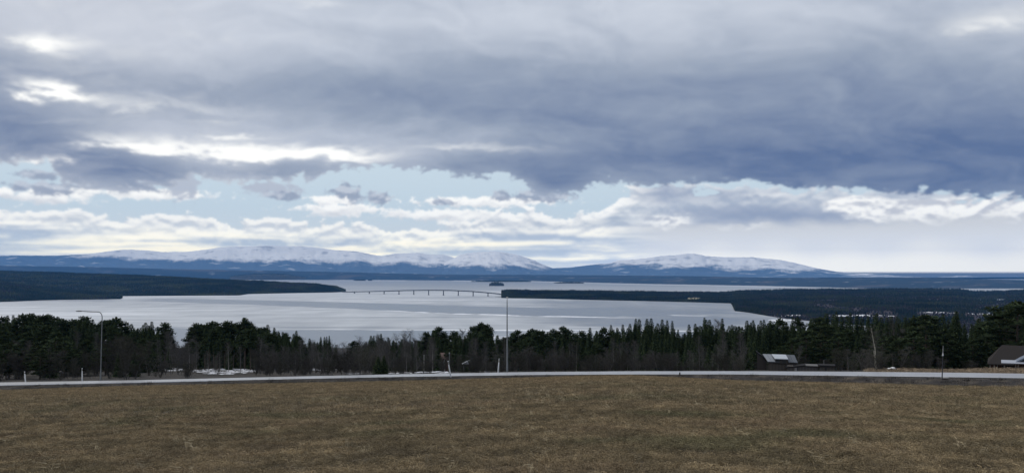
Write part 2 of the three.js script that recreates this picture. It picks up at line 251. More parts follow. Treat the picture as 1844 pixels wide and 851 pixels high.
// forest ridge across the lake, blue of distant haze painted into its colour
const topF = [[-900, 474], [0, 478], [168, 480.5], [302, 484], [470, 486.6], [620, 489.6], [704, 491.8], [808, 494], [1016, 494.8], [1240, 496.6], [1344, 498.7], [1450, 500], [1569, 500], [1657, 499.6], [1732, 501], [1844, 504], [2700, 506]];
const dRidge = (px) => lut([[1000, 18600], [1450, 13500], [1600, 11500], [2700, 11000]], px);
const dShore = (px) => H * F / (lut(shoreF, px) - HY);
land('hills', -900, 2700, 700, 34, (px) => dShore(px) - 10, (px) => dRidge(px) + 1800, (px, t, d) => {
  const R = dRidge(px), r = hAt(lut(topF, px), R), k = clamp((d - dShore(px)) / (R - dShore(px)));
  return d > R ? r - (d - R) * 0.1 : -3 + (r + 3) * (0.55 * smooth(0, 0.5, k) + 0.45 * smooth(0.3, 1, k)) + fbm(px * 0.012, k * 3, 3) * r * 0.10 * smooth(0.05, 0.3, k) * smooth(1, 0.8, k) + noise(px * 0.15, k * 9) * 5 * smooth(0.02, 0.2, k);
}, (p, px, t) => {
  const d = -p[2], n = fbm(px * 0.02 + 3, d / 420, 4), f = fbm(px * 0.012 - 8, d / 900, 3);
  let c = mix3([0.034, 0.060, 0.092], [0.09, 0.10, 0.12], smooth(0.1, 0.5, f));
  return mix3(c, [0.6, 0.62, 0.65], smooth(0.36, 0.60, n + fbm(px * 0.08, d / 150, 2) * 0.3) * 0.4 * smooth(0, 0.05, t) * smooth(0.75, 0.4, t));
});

// ---------------------------------------------------------------- wooded land on both sides of the strait
const shoreL = [[-500, 536], [0, 533.5], [218, 533], [330, 532.2], [430, 531.6], [446, 529.2], [520, 527.6], [600, 526.2], [617, 525.4], [622, 524.5]];
const topL = [[-500, 483], [0, 486.5], [67, 488], [134, 490.4], [218, 493], [286, 495.4], [386, 501], [470, 505.2], [571, 510], [605, 514], [618, 519], [622, 524]];
const shoreN = [[-500, 548], [0, 543.4], [70, 540.6], [110, 539.6], [200, 538.4], [216, 538.2], [220, 536]];
const topN = [[-500, 500], [0, 505], [67, 515], [140, 522], [190, 526], [212, 529], [220, 536]];
const shoreR = [[903, 536.2], [960, 537.2], [1100, 540.6], [1200, 542.6], [1300, 545.4], [1318, 546], [1324, 560], [1350, 563], [1380, 568.4], [1420, 575], [1844, 610], [2600, 650]];
const topR = [[903, 523], [915, 521.5], [960, 522], [1100, 523], [1250, 524.6], [1310, 524.5], [1330, 522], [1380, 520.6], [1443, 519], [1531, 518.8], [1657, 518.2], [1727, 518.8], [1757, 522.6], [1783, 525], [1820, 521], [1844, 520], [2600, 516]];
const TREE = 13;
function woodland(name, px0, px1, nc, nr, shore, top, back, color, bump = 4) {
  const dN = (px) => H * F / (lut(shore, px) - HY), dB = (px) => Math.max(dN(px) + 200, back(px));
  const height = (px, d) => {
    const a = dN(px), b = dB(px), k = clamp((d - a) / (b - a)), r = Math.max(hAt(lut(top, px), b) - TREE, 1.5);
    const up = 1.2 * smooth(0, 0.01, k) + (r - 1.2) * (0.35 * smooth(0, 0.35, k) + 0.65 * smooth(0.1, 1, k));
    return -0.6 + (up + fbm(px * 0.022 + 5, d / 480, 3) * bump * smooth(0.02, 0.25, k) * (1 - smooth(0.8, 1, k))) + 0.6 - smooth(b, b + 900, d) * (r + 4);
  };
  land(name, px0, px1, nc, nr, (px) => dN(px) - 12, (px) => dB(px) + 1000, (px, t, d) => (d < dN(px) ? -1 : height(px, d)), color, 1);
  return { dN, dB, height };
}
const soil = (p, px) => mix3([0.018, 0.022, 0.015], [0.045, 0.040, 0.030], smooth(-0.2, 0.4, fbm(p[0] / 160, p[2] / 160, 3)));
const backL = (px) => lerp(8600, 6500, smooth(0, 600, px)), backR = (px) => lut([[903, 5050], [960, 5500], [1300, 5900], [1400, 6300], [1844, 6600]], px);
const left = woodland('land', -500, 622, 260, 60, shoreL, topL, backL, soil);
const near = woodland('land', -500, 220, 160, 40, shoreN, topN, () => 5500, soil);
const snowFields = [[1384, 1436, 2600, 2760], [1394, 1446, 2880, 2990], [1494, 1596, 2860, 2960], [1600, 1612, 2840, 2900], [1658, 1724, 3040, 3110], [1744, 1808, 2990, 3080], [1738, 1752, 2180, 2420]];
const clearing = (px, d) => {                            // open fields and leafless copses on the right bank: 0 forest .. 1 open
  const py = HY + H * F / d;
  for (const [a, b, d0, d1] of snowFields) if (px > a - 6 && px < b + 6 && d > d0 - 260 && d < d1 + 20) return 1;
  return clamp(smooth(0.05, 0.35, fbm(px * 0.010 + 7.7, d / 520, 3)) * smooth(1330, 1420, px) * smooth(526, 534, py));
};
const right = woodland('land', 903, 2600, 420, 80, shoreR, topR, backR, (p, px) => mix3(soil(p, px), [0.055, 0.045, 0.046], clearing(px, -p[2])), 5);
// two kinds of far tree, a few faces each
function coneTree(seed, rings, r0) {
  const r = rng(seed), P = [];
  const n = 6;
  for (let k = 0; k < rings; k++) {
    const y0 = 0.08 + 0.9 * k / rings * 0.82, y1 = Math.min(1, y0 + 0.95 / rings * 1.35), rad = r0 * (1 - 0.86 * k / rings), ring = [];
    for (let i = 0; i < n; i++) { const a = i / n * 6.283 + k, q = rad * (0.7 + 0.6 * r()); ring.push([Math.cos(a) * q, y0 + (r() - 0.5) * 0.06, Math.sin(a) * q]); }
    for (let i = 0; i < n; i++) P.push(...ring[i], 0, k === rings - 1 ? 1 : y1, 0, ...ring[(i + 1) % n]);
  }
  const g = new THREE.BufferGeometry(); g.setAttribute('position', new THREE.Float32BufferAttribute(P, 3)); g.computeVertexNormals(); return g;
}
function roundTree(seed) { const r = rng(seed), g = new THREE.IcosahedronGeometry(0.27, 1), p = g.attributes.position, m = new Map();
  for (let i = 0; i < p.count; i++) { const k = [p.getX(i), p.getY(i), p.getZ(i)].map((v) => v.toFixed(3)).join(); if (!m.has(k)) m.set(k, 0.72 + 0.6 * r()); const s = m.get(k); p.setXYZ(i, p.getX(i) * s, 0.62 + p.getY(i) * s * 1.35, p.getZ(i) * s); }
  const t = new THREE.CylinderGeometry(0.015, 0.03, 0.5, 4).translate(0, 0.25, 0).toNonIndexed(); const h = g.index ? g.toNonIndexed() : g; h.computeVertexNormals(); t.deleteAttribute('uv'); h.deleteAttribute('uv'); return mergeGeometries([h, t]); }
const farMat = matte([1, 1, 1]);
const DUMMY = new THREE.Object3D();
function scatter(name, label, geo, mat, list, color) {   // list of [x, y, z, height, width, turn]
  const m = new THREE.InstancedMesh(geo, mat, list.length);
  list.forEach(([x, y, z, h, w, t, lean = 0], i) => { DUMMY.position.set(x, y, z); DUMMY.rotation.set(lean, t, 0); DUMMY.scale.set(w, h, w); DUMMY.updateMatrix(); m.setMatrixAt(i, DUMMY.matrix); m.setColorAt(i, new THREE.Color().setRGB(...color(i, list[i]))); });
  m.name = numbered(name); m.castShadow = m.receiveShadow = true; m.userData = { kind: 'stuff', label }; scene.add(m); return m;
}
function forestOn(w, px0, px1, count, seed, dens, open, label) {
  const r = rng(seed), fir = [], leaf = [];
  for (let i = 0; i < count; i++) {
    const px = lerp(px0, px1, r()), a = w.dN(px), b = w.dB(px) + 160, d = a + 3 + (b - a) * (r() < 0.12 ? r() * 0.03 : r() ** dens);
    const o = open ? open(px, d) : 0, bare = o > 0.35; if (o > 0.75 && r() < 0.8) continue;
    const x = (px - CX) / F * d, y = w.height(px, d) - 0.4; if (y < 0.3) continue;
    const patch = fbm(x / 300 + 50, d / 300, 3), deciduous = bare ? r() < 0.75 : r() < 0.08 + 0.6 * smooth(0.2, 0.45, patch);
    const h = (deciduous ? 9 : 12.5) * (0.7 + 0.6 * r()) * (1 + patch * 0.55 + fbm(x / 70, d / 70, 2) * 0.3) * (r() < 0.06 ? 1.3 : 1);
    (deciduous ? leaf : fir).push([x, y, -d, h, h * (deciduous ? 0.95 : 0.9), r() * 6.28]);
  }
  const c = rng(seed + 1);
  scatter('forest', label + ', conifers', coneTree(seed, 3, 0.26), farMat, fir, (i, p) => { const k = (label.startsWith('mixed') ? 0.66 : 1) * (0.75 + 0.4 * c()) + fbm(p[0] / 350, p[2] / 350, 3) * 0.5; const o = smooth(-0.1, 0.35, fbm(p[0] / 420 + 9, p[2] / 260, 3)); return [lerp(0.034, 0.080, o) * k, lerp(0.045, 0.088, o) * k, lerp(0.027, 0.036, o) * k]; });
  scatter('forest', label + ', bare broadleaves', roundTree(seed), farMat, leaf, () => { const k = (label.startsWith('mixed') ? 0.75 : 1) * (0.8 + 0.4 * c()); return [0.056 * k, 0.047 * k, 0.045 * k]; });
}
forestOn(left, -120, 622, 62000, 11, 1.1, null, 'dense forest on the long wooded headland left of the bridge');
forestOn(near, -120, 219, 17000, 12, 0.9, null, 'dense forest on the near wooded point below the left headland');
forestOn(right, 903, 1960, 90000, 13, 1.1, clearing, 'mixed forest on the wooded land right of the bridge');
// wooded islands far out
const isles = [[894, 506.8, 514.6, 28, 'small rounded wooded island out on the ice behind the right bridge end'], [646, 502.6, 505, 22, 'low wooded islet under the far shore beyond the bridge, left of three'], [654, 502.4, 505, 8, 'low wooded islet under the far shore beyond the bridge, middle of three'], [666, 502.8, 505, 8, 'low wooded islet under the far shore beyond the bridge, right of three'], [902, 504.6, 507.4, 112, 'long flat wooded island under the far shore above the right bridge end'], [1026, 506.8, 510.2, 56, 'flat wooded island off the far shore right of the lamp mast'], [492, 491.2, 503.6, 216, 'long dark wooded island behind the left headland']];
for (const [px, py0, py1, w, label] of isles) {
  const d = H * F / (py1 - HY), [x] = pt(px, py1, d), half = w / F * d / 2, top = hAt(py0, d), deep = Math.min(half * 0.5, 700), th = Math.min(TREE, top * 0.7);
  const isle = thing('wooded_island', label, 'island', [x, 0, -d - deep]);
  const hump = (u, v) => Math.max(0, 1 - u * u - v * v) ** 0.45;
  const skew = px === 492 ? (u) => lerp(1, 0.32, smooth(-0.3, 1, u)) : () => 1;
  mesh('shore', grid(range(-1, 1, 50), range(-1, 1, 16), (u, v) => [u * half, -1 + hump(u, v) * skew(u) * (top - th + 1), -v * deep]), std([0.05, 0.05, 0.04], 1), isle);
  const r = rng(Math.round(px)), n = Math.round(clamp(half * deep / 130, 120, 5000)), im = new THREE.InstancedMesh(coneTree(px, 2, 0.3), matte([0.036, 0.05, 0.032]), n);
  for (let i = 0; i < n; i++) { let u, v; do { u = r() * 2 - 1; v = r() * 2 - 1; } while (u * u + v * v > 0.97); const h = th * (0.7 + 0.5 * r()); DUMMY.position.set(u * half, -1 + hump(u, v) * skew(u) * (top - th + 1), -v * deep); DUMMY.rotation.set(0, r() * 6, 0); DUMMY.scale.set(h, h, h); DUMMY.updateMatrix(); im.setMatrixAt(i, DUMMY.matrix); }
  im.name = 'trees'; im.userData.kind = 'stuff'; isle.add(im);
}
// a low causeway and the landing beside the bridge end
tag(mesh('breakwater', new THREE.BoxGeometry(70, 1.4, 8).translate(...pt(889, 519.6, 7860)), std([0.06, 0.06, 0.065])), 'thin dark breakwater lying on the ice behind the right bridge end', 'breakwater');
tag(mesh('landing', new THREE.BoxGeometry(58, 2.2, 10).translate(...pt(899, 534.2, 5262)), std([0.08, 0.08, 0.085])), 'low dark landing on the shore under the right bridge end', 'landing');

// ---------------------------------------------------------------- bridge
{
  const A = [(616 - CX) / F * 6230, 0, -6230], B = [(908 - CX) / F * 5300, 0, -5300];
  const len = Math.hypot(B[0] - A[0], B[2] - A[2]), turn = Math.atan2(-(B[2] - A[2]), B[0] - A[0]);
  const bridge = thing('road_bridge', 'long slender grey road bridge on tall piers crossing the frozen strait', 'bridge', A, turn);
  const deckY = [[616, 524.6], [622, 524.8], [660, 524.2], [700, 523.3], [730, 522.3], [770, 521.7], [810, 522], [850, 523.8], [880, 526.4], [908, 529.4]];
  const conc = std([0.10, 0.105, 0.11], 0.9), conc2 = std([0.14, 0.14, 0.145], 0.9);
  const pxAt = (s) => { const x = lerp(A[0], B[0], s), z = lerp(A[2], B[2], s); return [CX + F * x / -z, -z]; };
  const yAt = (s) => { const [px, d] = pxAt(s); return hAt(lut(deckY, px), d); };
  const strip = (y0, y1, hw, mat, name) => {
    const n = 60, parts = [];
    for (let i = 0; i < n; i++) {
      const s0 = i / n, s1 = (i + 1) / n, a = yAt(s0), b = yAt(s1), L = len / n, g = new THREE.BoxGeometry(L + 0.02, y1 - y0, hw * 2);
      const p = g.attributes.position; for (let k = 0; k < p.count; k++) p.setY(k, p.getY(k) + (y0 + y1) / 2 + (p.getX(k) < 0 ? a : b));
      parts.push(g.translate((i + 0.5) * L, 0, 0));
    }
    return mesh(name, mergeGeometries(parts), mat, bridge);
  };
  strip(-1.1, 0, 6.2, conc2, 'deck'); strip(-5.6, -1.1, 3.4, conc, 'girder');
  strip(0, 1.1, 0.15, conc, 'railing').position.z = 6.0; strip(0, 1.1, 0.15, conc, 'railing').position.z = -6.0;
  for (let i = 0; i < 12; i++) {
    const px = 611.2 + 26.75 * i; let lo = 0, hi = 1; for (let k = 0; k < 30; k++) { const m = (lo + hi) / 2; if (pxAt(m)[0] < px) lo = m; else hi = m; }
    const y = yAt(lo) - 5.6; if (px < 616 || y < 2) continue;
    const g = mergeGeometries([new THREE.CylinderGeometry(2.6, 3.0, y + 2, 10).scale(1, 1, 1.5).translate(lo * len, y / 2 - 1, 0), new THREE.BoxGeometry(8, 3.4, 12).translate(lo * len, 0.6, 0), new THREE.BoxGeometry(4, 1.4, 9).translate(lo * len, y - 0.72, 0)]);
    mesh('pier', g, conc, bridge);
  }
}
// houses by the far water
function farHouse(label, px, py, d, w, dep, hw, hr, wall, roof, group) {
  const [x, , z] = pt(px, py, d), y = Math.max(hAt(py, d), 0.4), g = thing('house', label, 'house', [x, y, z], 0, group);
  mesh('wall', box(w, hw + 3, dep, 0, hw / 2 - 1.5, 0), std(wall), g);
  const s = new THREE.Shape(); s.moveTo(-dep / 2 - 0.5, hw); s.lineTo(0, hw + hr); s.lineTo(dep / 2 + 0.5, hw); s.closePath();
  mesh('roof', new THREE.ExtrudeGeometry(s, { depth: w + 1, bevelEnabled: false }).rotateY(Math.PI / 2).translate(-w / 2 - 0.5, 0.02, 0), std(roof), g);
  for (const k of [-0.28, 0.05, 0.3]) mesh('window', box(w * 0.12, hw * 0.4, 0.2, w * k, hw * 0.55, dep / 2 + 0.05), std([0.05, 0.06, 0.08], 0.2), g);
}
const WHITE = [0.78, 0.78, 0.76], DARKROOF = [0.12, 0.12, 0.13];
farHouse('small white house at the forest edge by the bay, leftmost of three close together', 1301, 543, 4330, 12, 9, 6, 4, WHITE, [0.5, 0.5, 0.52]);
farHouse('small white house at the forest edge by the bay, middle of three close together', 1307.5, 543.2, 4310, 9, 8, 5, 4, WHITE, DARKROOF);
farHouse('small white house beside a tall pale mast at the point of the bay', 1315, 543, 4320, 8, 7, 5, 3, WHITE, [0.5, 0.5, 0.52]);
farHouse('low white cottage on the pale meadow by the far bay', 1246, 539.4, 4560, 10, 8, 4, 3, WHITE, DARKROOF);
farHouse('white boathouse on the shore left of the pale meadow', 1193, 541.2, 4560, 8, 7, 4, 3, WHITE, [0.55, 0.55, 0.57]);
farHouse('tiny pale cottage on the wooded shore near the right bridge end', 1011, 537, 4900, 9, 7, 4, 3, [0.4, 0.4, 0.4], DARKROOF);
// clearings that show as pale or snowy strips on the right bank
function groundPatch(name, label, category, w, px0, px1, d0, d1, rgb, seed, lift = 0.5, broken = 0) {
  const n = 40, g = grid(range(0, 1, broken ? 110 : n), range(0, 1, broken ? 40 : 12), (u, v) => {
    const px = lerp(px0, px1, u), e = 0.5 + 0.5 * fbm(u * 5 + seed, 2.2, 3), dm = (d0 + d1) / 2, half = (d1 - d0) / 2 * Math.sqrt(Math.max(0, 1 - (2 * u - 1) ** 2)) * (0.6 + 0.6 * e), d = dm + (2 * v - 1) * half;
    return [(px - CX) / F * d, w(px, d) + lift, -d];
  });
  if (broken) { const idx = [], P = g.attributes.position; for (let k = 0; k < g.index.count; k += 3) { const v = g.index.getX(k); if (fbm(P.getX(v) / broken + seed, P.getZ(v) / (broken * 1.4), 3) > (broken < 5 ? -0.02 : -0.12) - (name === 'meadow')) idx.push(g.index.getX(k), g.index.getX(k + 1), g.index.getX(k + 2)); } if (idx.length > 90) g.setIndex(idx); }
  return tag(mesh(name, g, std(rgb, 0.95)), label, category);
}
const onRight = (px, d) => right.height(px, d);
const SNOW = [0.82, 0.83, 0.86];
groundPatch('meadow', 'pale yellowish meadow on the shore of the far bay', 'meadow', onRight, 1238, 1262, 4450, 4760, [0.30, 0.27, 0.18], 3, 9);
const fieldSays = ['patchy snow field behind the spruce tops left of the dark barn roof line', 'thin snow strip on the open land above the patchy snow field', 'long thin pale snow strip on the open land behind the middle of the right wood', 'small bright snow patch at the right end of the long thin strip', 'broken snow strip on the far open land above the tall thin marker pole', 'long straight snow strip on the open land beside the big pines at the edge', 'small white snow field seen through the gap between the right spruces'];
snowFields.forEach(([a, b, d0, d1], i) => groundPatch('snow_field', fieldSays[i], 'snow field', onRight, a, b, d0, d1, SNOW, i * 3 + 1, 1.2 + i * 0.01, 26));

// ---------------------------------------------------------------- the hillside we stand on: field, ditch, road, slope
const fieldE = [[-900, 722], [0, 702.5], [240, 694.5], [480, 690.8], [720, 686], [960, 679.6], [1060, 676.4], [1140, 676], [1220, 679.5], [1320, 685], [1540, 690], [1740, 695.5], [1844, 696], [2700, 708]];
const roadN = [[-900, 712], [0, 693.6], [240, 688.6], [480, 683.4], [720, 678.4], [960, 675], [1140, 674], [1320, 674], [1540, 677], [1740, 679.4], [1844, 681], [2700, 694]];
const roadF = [[-900, 703], [0, 688.4], [240, 684.4], [480, 678.9], [720, 673.6], [960, 669.6], [1140, 668.3], [1320, 668.1], [1540, 669.3], [1740, 671], [1844, 672.6], [2700, 679]];
const roadD = [[-900, 135], [0, 105], [480, 100], [960, 92], [1320, 85], [1844, 76], [2700, 66]];
const ROADW = 6.5, EYE = 2.6;
const fold = (px) => clamp(px, -900, 2700);
const dR = (px) => lut(roadD, fold(px)), dE = (px) => dR(px) - lerp(7, 3.5, smooth(900, 1060, px) * smooth(1300, 1180, px));
const dropE = (px) => (lut(fieldE, fold(px)) - HY) / F * dE(px), dropN = (px) => (lut(roadN, fold(px)) - HY) / F * dR(px), dropF = (px) => (lut(roadF, fold(px)) - HY) / F * (dR(px) + ROADW);
const gPy = [[-900, 665], [250, 663.5], [330, 663], [540, 664], [700, 668], [1200, 668], [1400, 666.5], [1600, 667], [1844, 667.5], [2700, 667]], gD = [[-900, 185], [540, 185], [700, 170], [1350, 150], [1600, 108], [2700, 98]];
function drop(px, d) {                                   // metres below the eye
  px = fold(px);
  const e = dE(px), n = dR(px), f = n + ROADW, x = (px - CX) / F * d;
  if (d <= e) { const k = clamp(d / e); return EYE + (dropE(px) - EYE) * k + (fbm(x / 9, d / 9, 3) * 0.10 + fbm(x / 30 + 4, d / 30, 2) * 0.22) * smooth(1, 0.8, k) * smooth(0, 0.2, k); }
  if (d < n) { const k = (d - e) / (n - e), b = dropN(px); return lerp(dropE(px), b, smooth(0, 1, k)) + Math.sin(Math.min(1, k * 1.08) * Math.PI) ** 1.5 * 0.55 + fbm(x / 1.1, d / 0.8, 3) * 0.16 * smooth(0, 0.2, k) * smooth(1, 0.85, k); }
  if (d <= f) return lerp(dropN(px), dropF(px), (d - n) / ROADW);
  const g = lut(gD, px), dg = (lut(gPy, px) - HY) / F * g, s = f + 2, ds = dropF(px) + 0.30;
  let y;
  if (d < s) y = lerp(dropF(px), ds, (d - f) / 2);
  else if (d < g) y = lerp(ds, dg, (d - s) / (g - s));
  else { const rest = [[g, dg], [g + 40, dg * (g + 40) / g * 1.005], [600, 84], [1000, 127], [1400, 158], [1800, 169.5], [2500, 172]]; y = lut(rest, d); }
  return y + fbm(x / 14, d / 14, 3) * 0.35 * smooth(s, s + 10, d);
}
const ground = (px, d) => H - drop(px, d);
const bear = range(-1, 1, 361).map((t) => CX + F * (0.75 * t + 1.6 * Math.abs(t) ** 5 * Math.sign(t)));
const onGround = (px, d, up = 0) => [(px - CX) / F * d, ground(px, d) + up, -d];

const grassMap = texture(512, (u, v) => { const w = (s, o) => { const a = noise(u * s + o, v * s + o), b = noise((u - 1) * s + o, v * s + o), c = noise(u * s + o, (v - 1) * s + o), d = noise((u - 1) * s + o, (v - 1) * s + o); return lerp(lerp(a, b, u), lerp(c, d, u), v); }; const n = 0.55 + 0.3 * w(9, 3) + 0.3 * w(37, 8) + 0.35 * w(91, 1); return [enc(clamp(0.85 * n, 0.1, 1)), enc(clamp(0.8 * n, 0.1, 1)), enc(clamp(0.75 * n, 0.1, 1))]; }, true);
grassMap.repeat.set(1 / 3.1, 1 / 3.1);
const bumpMap = texture(256, (u, v) => { const w = (s) => { const a = noise(u * s, v * s), b = noise((u - 1) * s, v * s), c = noise(u * s, (v - 1) * s), d = noise((u - 1) * s, (v - 1) * s); return lerp(lerp(a, b, u), lerp(c, d, u), v); }; const n = 0.5 + 0.35 * w(17) + 0.3 * w(51); return [n, n, n]; });
bumpMap.repeat.set(1 / 1.7, 1 / 1.7);
const grassTone = (x, d) => {                            // dead grass: straw, brown, a breath of green
  const a = fbm(x / 7, d / 5, 4), b = fbm(x / 2.2 + 30, d / 1.6, 3), g = fbm(x / 11 - 20, d / 7 + 9, 3);
  let c = mix3([0.175, 0.135, 0.072], [0.325, 0.25, 0.138], smooth(-0.35, 0.45, b + a * 0.5));
  c = mix3(c, [0.115, 0.118, 0.052], smooth(0.12, 0.5, g) * 0.6 * smooth(90, 30, d));
  c = mix3(c, [0.20, 0.142, 0.082], smooth(0.05, 0.4, a) * 0.5);
  const m = fbm(x / 2.2 + 60, d / 1.2, 4); c = mix3(c, [0.36, 0.28, 0.16], smooth(0.18, 0.5, m) * 0.28); c = mix3(c, [0.11, 0.085, 0.055], smooth(-0.18, -0.5, m) * 0.35);
  return mix3(c, [0.32, 0.235, 0.12], smooth(55, 85, d) * 0.45);
};
struct('field', grid(bear, [0.4, 1, 2, 4, 7, 10, ...range(12, 100, 190).map((d) => d)].map((d) => d / 100), (px, t) => { const d = t * dE(px); return onGround(px, d, -0.02); }, (p) => grassTone(p[0], -p[2]).map((v) => v * 0.7)), std([1, 1, 1], 1, { vertexColors: true, map: grassMap, bumpMap, bumpScale: 0.05 }));
const bankMat = std([1, 1, 1], 1, { vertexColors: true, map: grassMap, bumpMap, bumpScale: 0.08 });
struct('verge', grid(bear, range(0, 1, 22), (px, t) => onGround(px, lerp(dE(px), dR(px), t), t > 0.9 ? -0.03 : -0.01), (p) => { const k = 1 + 0.7 * smooth(5, 30, p[0]); return mix3([0.035 * k, 0.031 * k, 0.029 * k], [0.12 * k, 0.104 * k, 0.085 * k], smooth(-0.15, 0.45, fbm(p[0] / 2.0, p[2] / 1.0, 4))); }), bankMat);
const roadGrid = (k0, k1, lift) => grid(bear, [k0, (k0 + k1) / 2, k1], (px, k) => { const d = dR(px) + k * ROADW; return [(px - CX) / F * d, H - lerp(dropN(px), dropF(px), k) + lift, -d]; });
struct('road', roadGrid(0, 1, 0.02), std([0.33, 0.33, 0.335], 0.36));
for (const k of [0.07, 0.93]) struct('road_marking', roadGrid(k - 0.012, k + 0.012, 0.028), std([0.75, 0.75, 0.74], 0.6));
struct('ground', grid(bear, [0, 0.3, 0.7, 1, ...range(0, 1, 60, (t) => t ** 2).slice(1).map((t) => 1 + t)], (px, t) => { const f = dR(px) + ROADW; const d = t <= 1 ? f + t * 3 : lerp(f + 3, 2400, t - 1); return onGround(px, d, -0.02); }, (p) => { const x = p[0], d = -p[2], a = fbm(x / 9, d / 9, 3), px = CX + F * x / d; return mix3(mix3([0.035, 0.031, 0.026], [0.075, 0.062, 0.048], smooth(-0.2, 0.4, a)), [0.24, 0.185, 0.12], smooth(1590, 1640, px) * smooth(122, 108, d)); }), bankMat);
struct('ground', grid([-300, 0, 300], [-300, -100, 0.6], (x, z) => [x, H - EYE - 0.3 + (z < -1 ? -z * 0.02 : 0), -z]), std([0.12, 0.095, 0.055], 1));

// dead grass: tufts by the hundred thousand
function tuft(seed, n, spread, h, w) {
  const r = rng(seed), P = [];
  for (let i = 0; i < n; i++) {
    const a = r() * 6.283, q = Math.sqrt(r()) * spread, x = Math.cos(a) * q, z = Math.sin(a) * q, b = r() * 6.283, lean = (0.3 + 1.3 * r()) * h, hh = h * (0.35 + 0.65 * r()), ww = w * (0.6 + 0.8 * r());
    const ux = Math.cos(b + 1.57) * ww, uz = Math.sin(b + 1.57) * ww, mx = x + Math.cos(b) * lean * 0.4, mz = z + Math.sin(b) * lean * 0.4, tx = x + Math.cos(b) * lean, tz = z + Math.sin(b) * lean;
    P.push(x - ux, 0, z - uz, x + ux, 0, z + uz, mx, hh * 0.8, mz, mx - ux * 0.4, hh * 0.75, mz - uz * 0.4, mx + ux * 0.4, hh * 0.8, mz + uz * 0.4, tx, hh * (0.5 + 0.5 * r()), tz);
  }
  const g = new THREE.BufferGeometry(); g.setAttribute('position', new THREE.Float32BufferAttribute(P, 3)); g.computeVertexNormals(); return g;
}
const grassMat = std([1, 1, 1], 0.95, { side: THREE.DoubleSide });
function grass(count, seed, dMin, dMax, geo, size, lift, label, tone, keep) {
  const r = rng(seed), list = [], cols = [];
  for (let i = 0; list.length < count && i < count * 6; i++) {
    const d = Math.sqrt(lerp(dMin * dMin, dMax * dMax, r())), px = dMax < 45 ? lerp(-420, 2264, r()) : lerp(-200, 2044, r());
    if (!keep(px, d, r)) continue;
    const p = onGround(px, d, lift), s = size * (0.55 + 0.9 * r());
    list.push([p[0], p[1], p[2], s * (0.7 + 0.6 * r()), s, r() * 6.28]);
    const t = tone(p[0], d), k = 0.42 + 1.25 * r() ** 1.4; cols.push([t[0] * k * 1.05, t[1] * k * 1.04, t[2] * k * 1.05]);
  }
  return scatter('grass', label, geo, grassMat, list, (i) => cols[i]);
}
const onField = (px, d) => d < dE(px) - 0.2;
const clumpy = (px, d, r) => onField(px, d) && r() < 0.45 + 0.9 * smooth(-0.3, 0.4, fbm((px - CX) / F * d / 0.9, d / 0.7, 3));
grass(190000, 5, 15.5, 40, tuft(1, 12, 0.10, 0.085, 0.0045), 1, -0.015, 'short dead grass of the near part of the field', grassTone, clumpy);
grass(120000, 6, 36, 102, tuft(2, 12, 0.17, 0.10, 0.009), 1.15, -0.015, 'short dead grass of the far part of the field', grassTone, clumpy);
grass(1500, 7, 16, 70, tuft(3, 14, 0.13, 0.20, 0.006), 1.1, -0.01, 'taller pale straw standing in the field', () => [0.34, 0.28, 0.17], (px, d, r) => onField(px, d) && r() < 0.1 + smooth(0.1, 0.5, fbm(px / 130, d / 6, 3)));
grass(14000, 10, 16, 75, tuft(6, 26, 0.20, 0.13, 0.006), 1.0, -0.015, 'matted clumps of pale dead grass in the field', (x, d) => grassTone(x, d).map((v) => v * 1.3), (px, d, r) => onField(px, d) && fbm((px - CX) / F * d / 1.7 + 90, d / 0.8, 3) > 0.22);
grass(9000, 8, 68, 112, tuft(4, 14, 0.28, 0.20, 0.016), 1.1, -0.03, 'withered grass tussocks on the road bank', (x, d) => mix3([0.040, 0.036, 0.031], x > 15 ? [0.21, 0.175, 0.13] : [0.15, 0.128, 0.098], smooth(-0.1, 0.45, fbm(x / 3, d / 1.5, 3))), (px, d, r) => d > dE(px) && d < dR(px) - 0.7 && r() < 0.15 + smooth(-0.2, 0.4, fbm(px / 40, d / 1.3, 3)));
grass(5000, 9, 84, 125, tuft(5, 12, 0.25, 0.3, 0.014), 1.1, -0.03, 'pale dry grass on the strip beyond the road at the right', () => [0.26, 0.20, 0.13], (px, d) => px > 1560 && d > dR(px) + ROADW + 0.8 && d < 113);

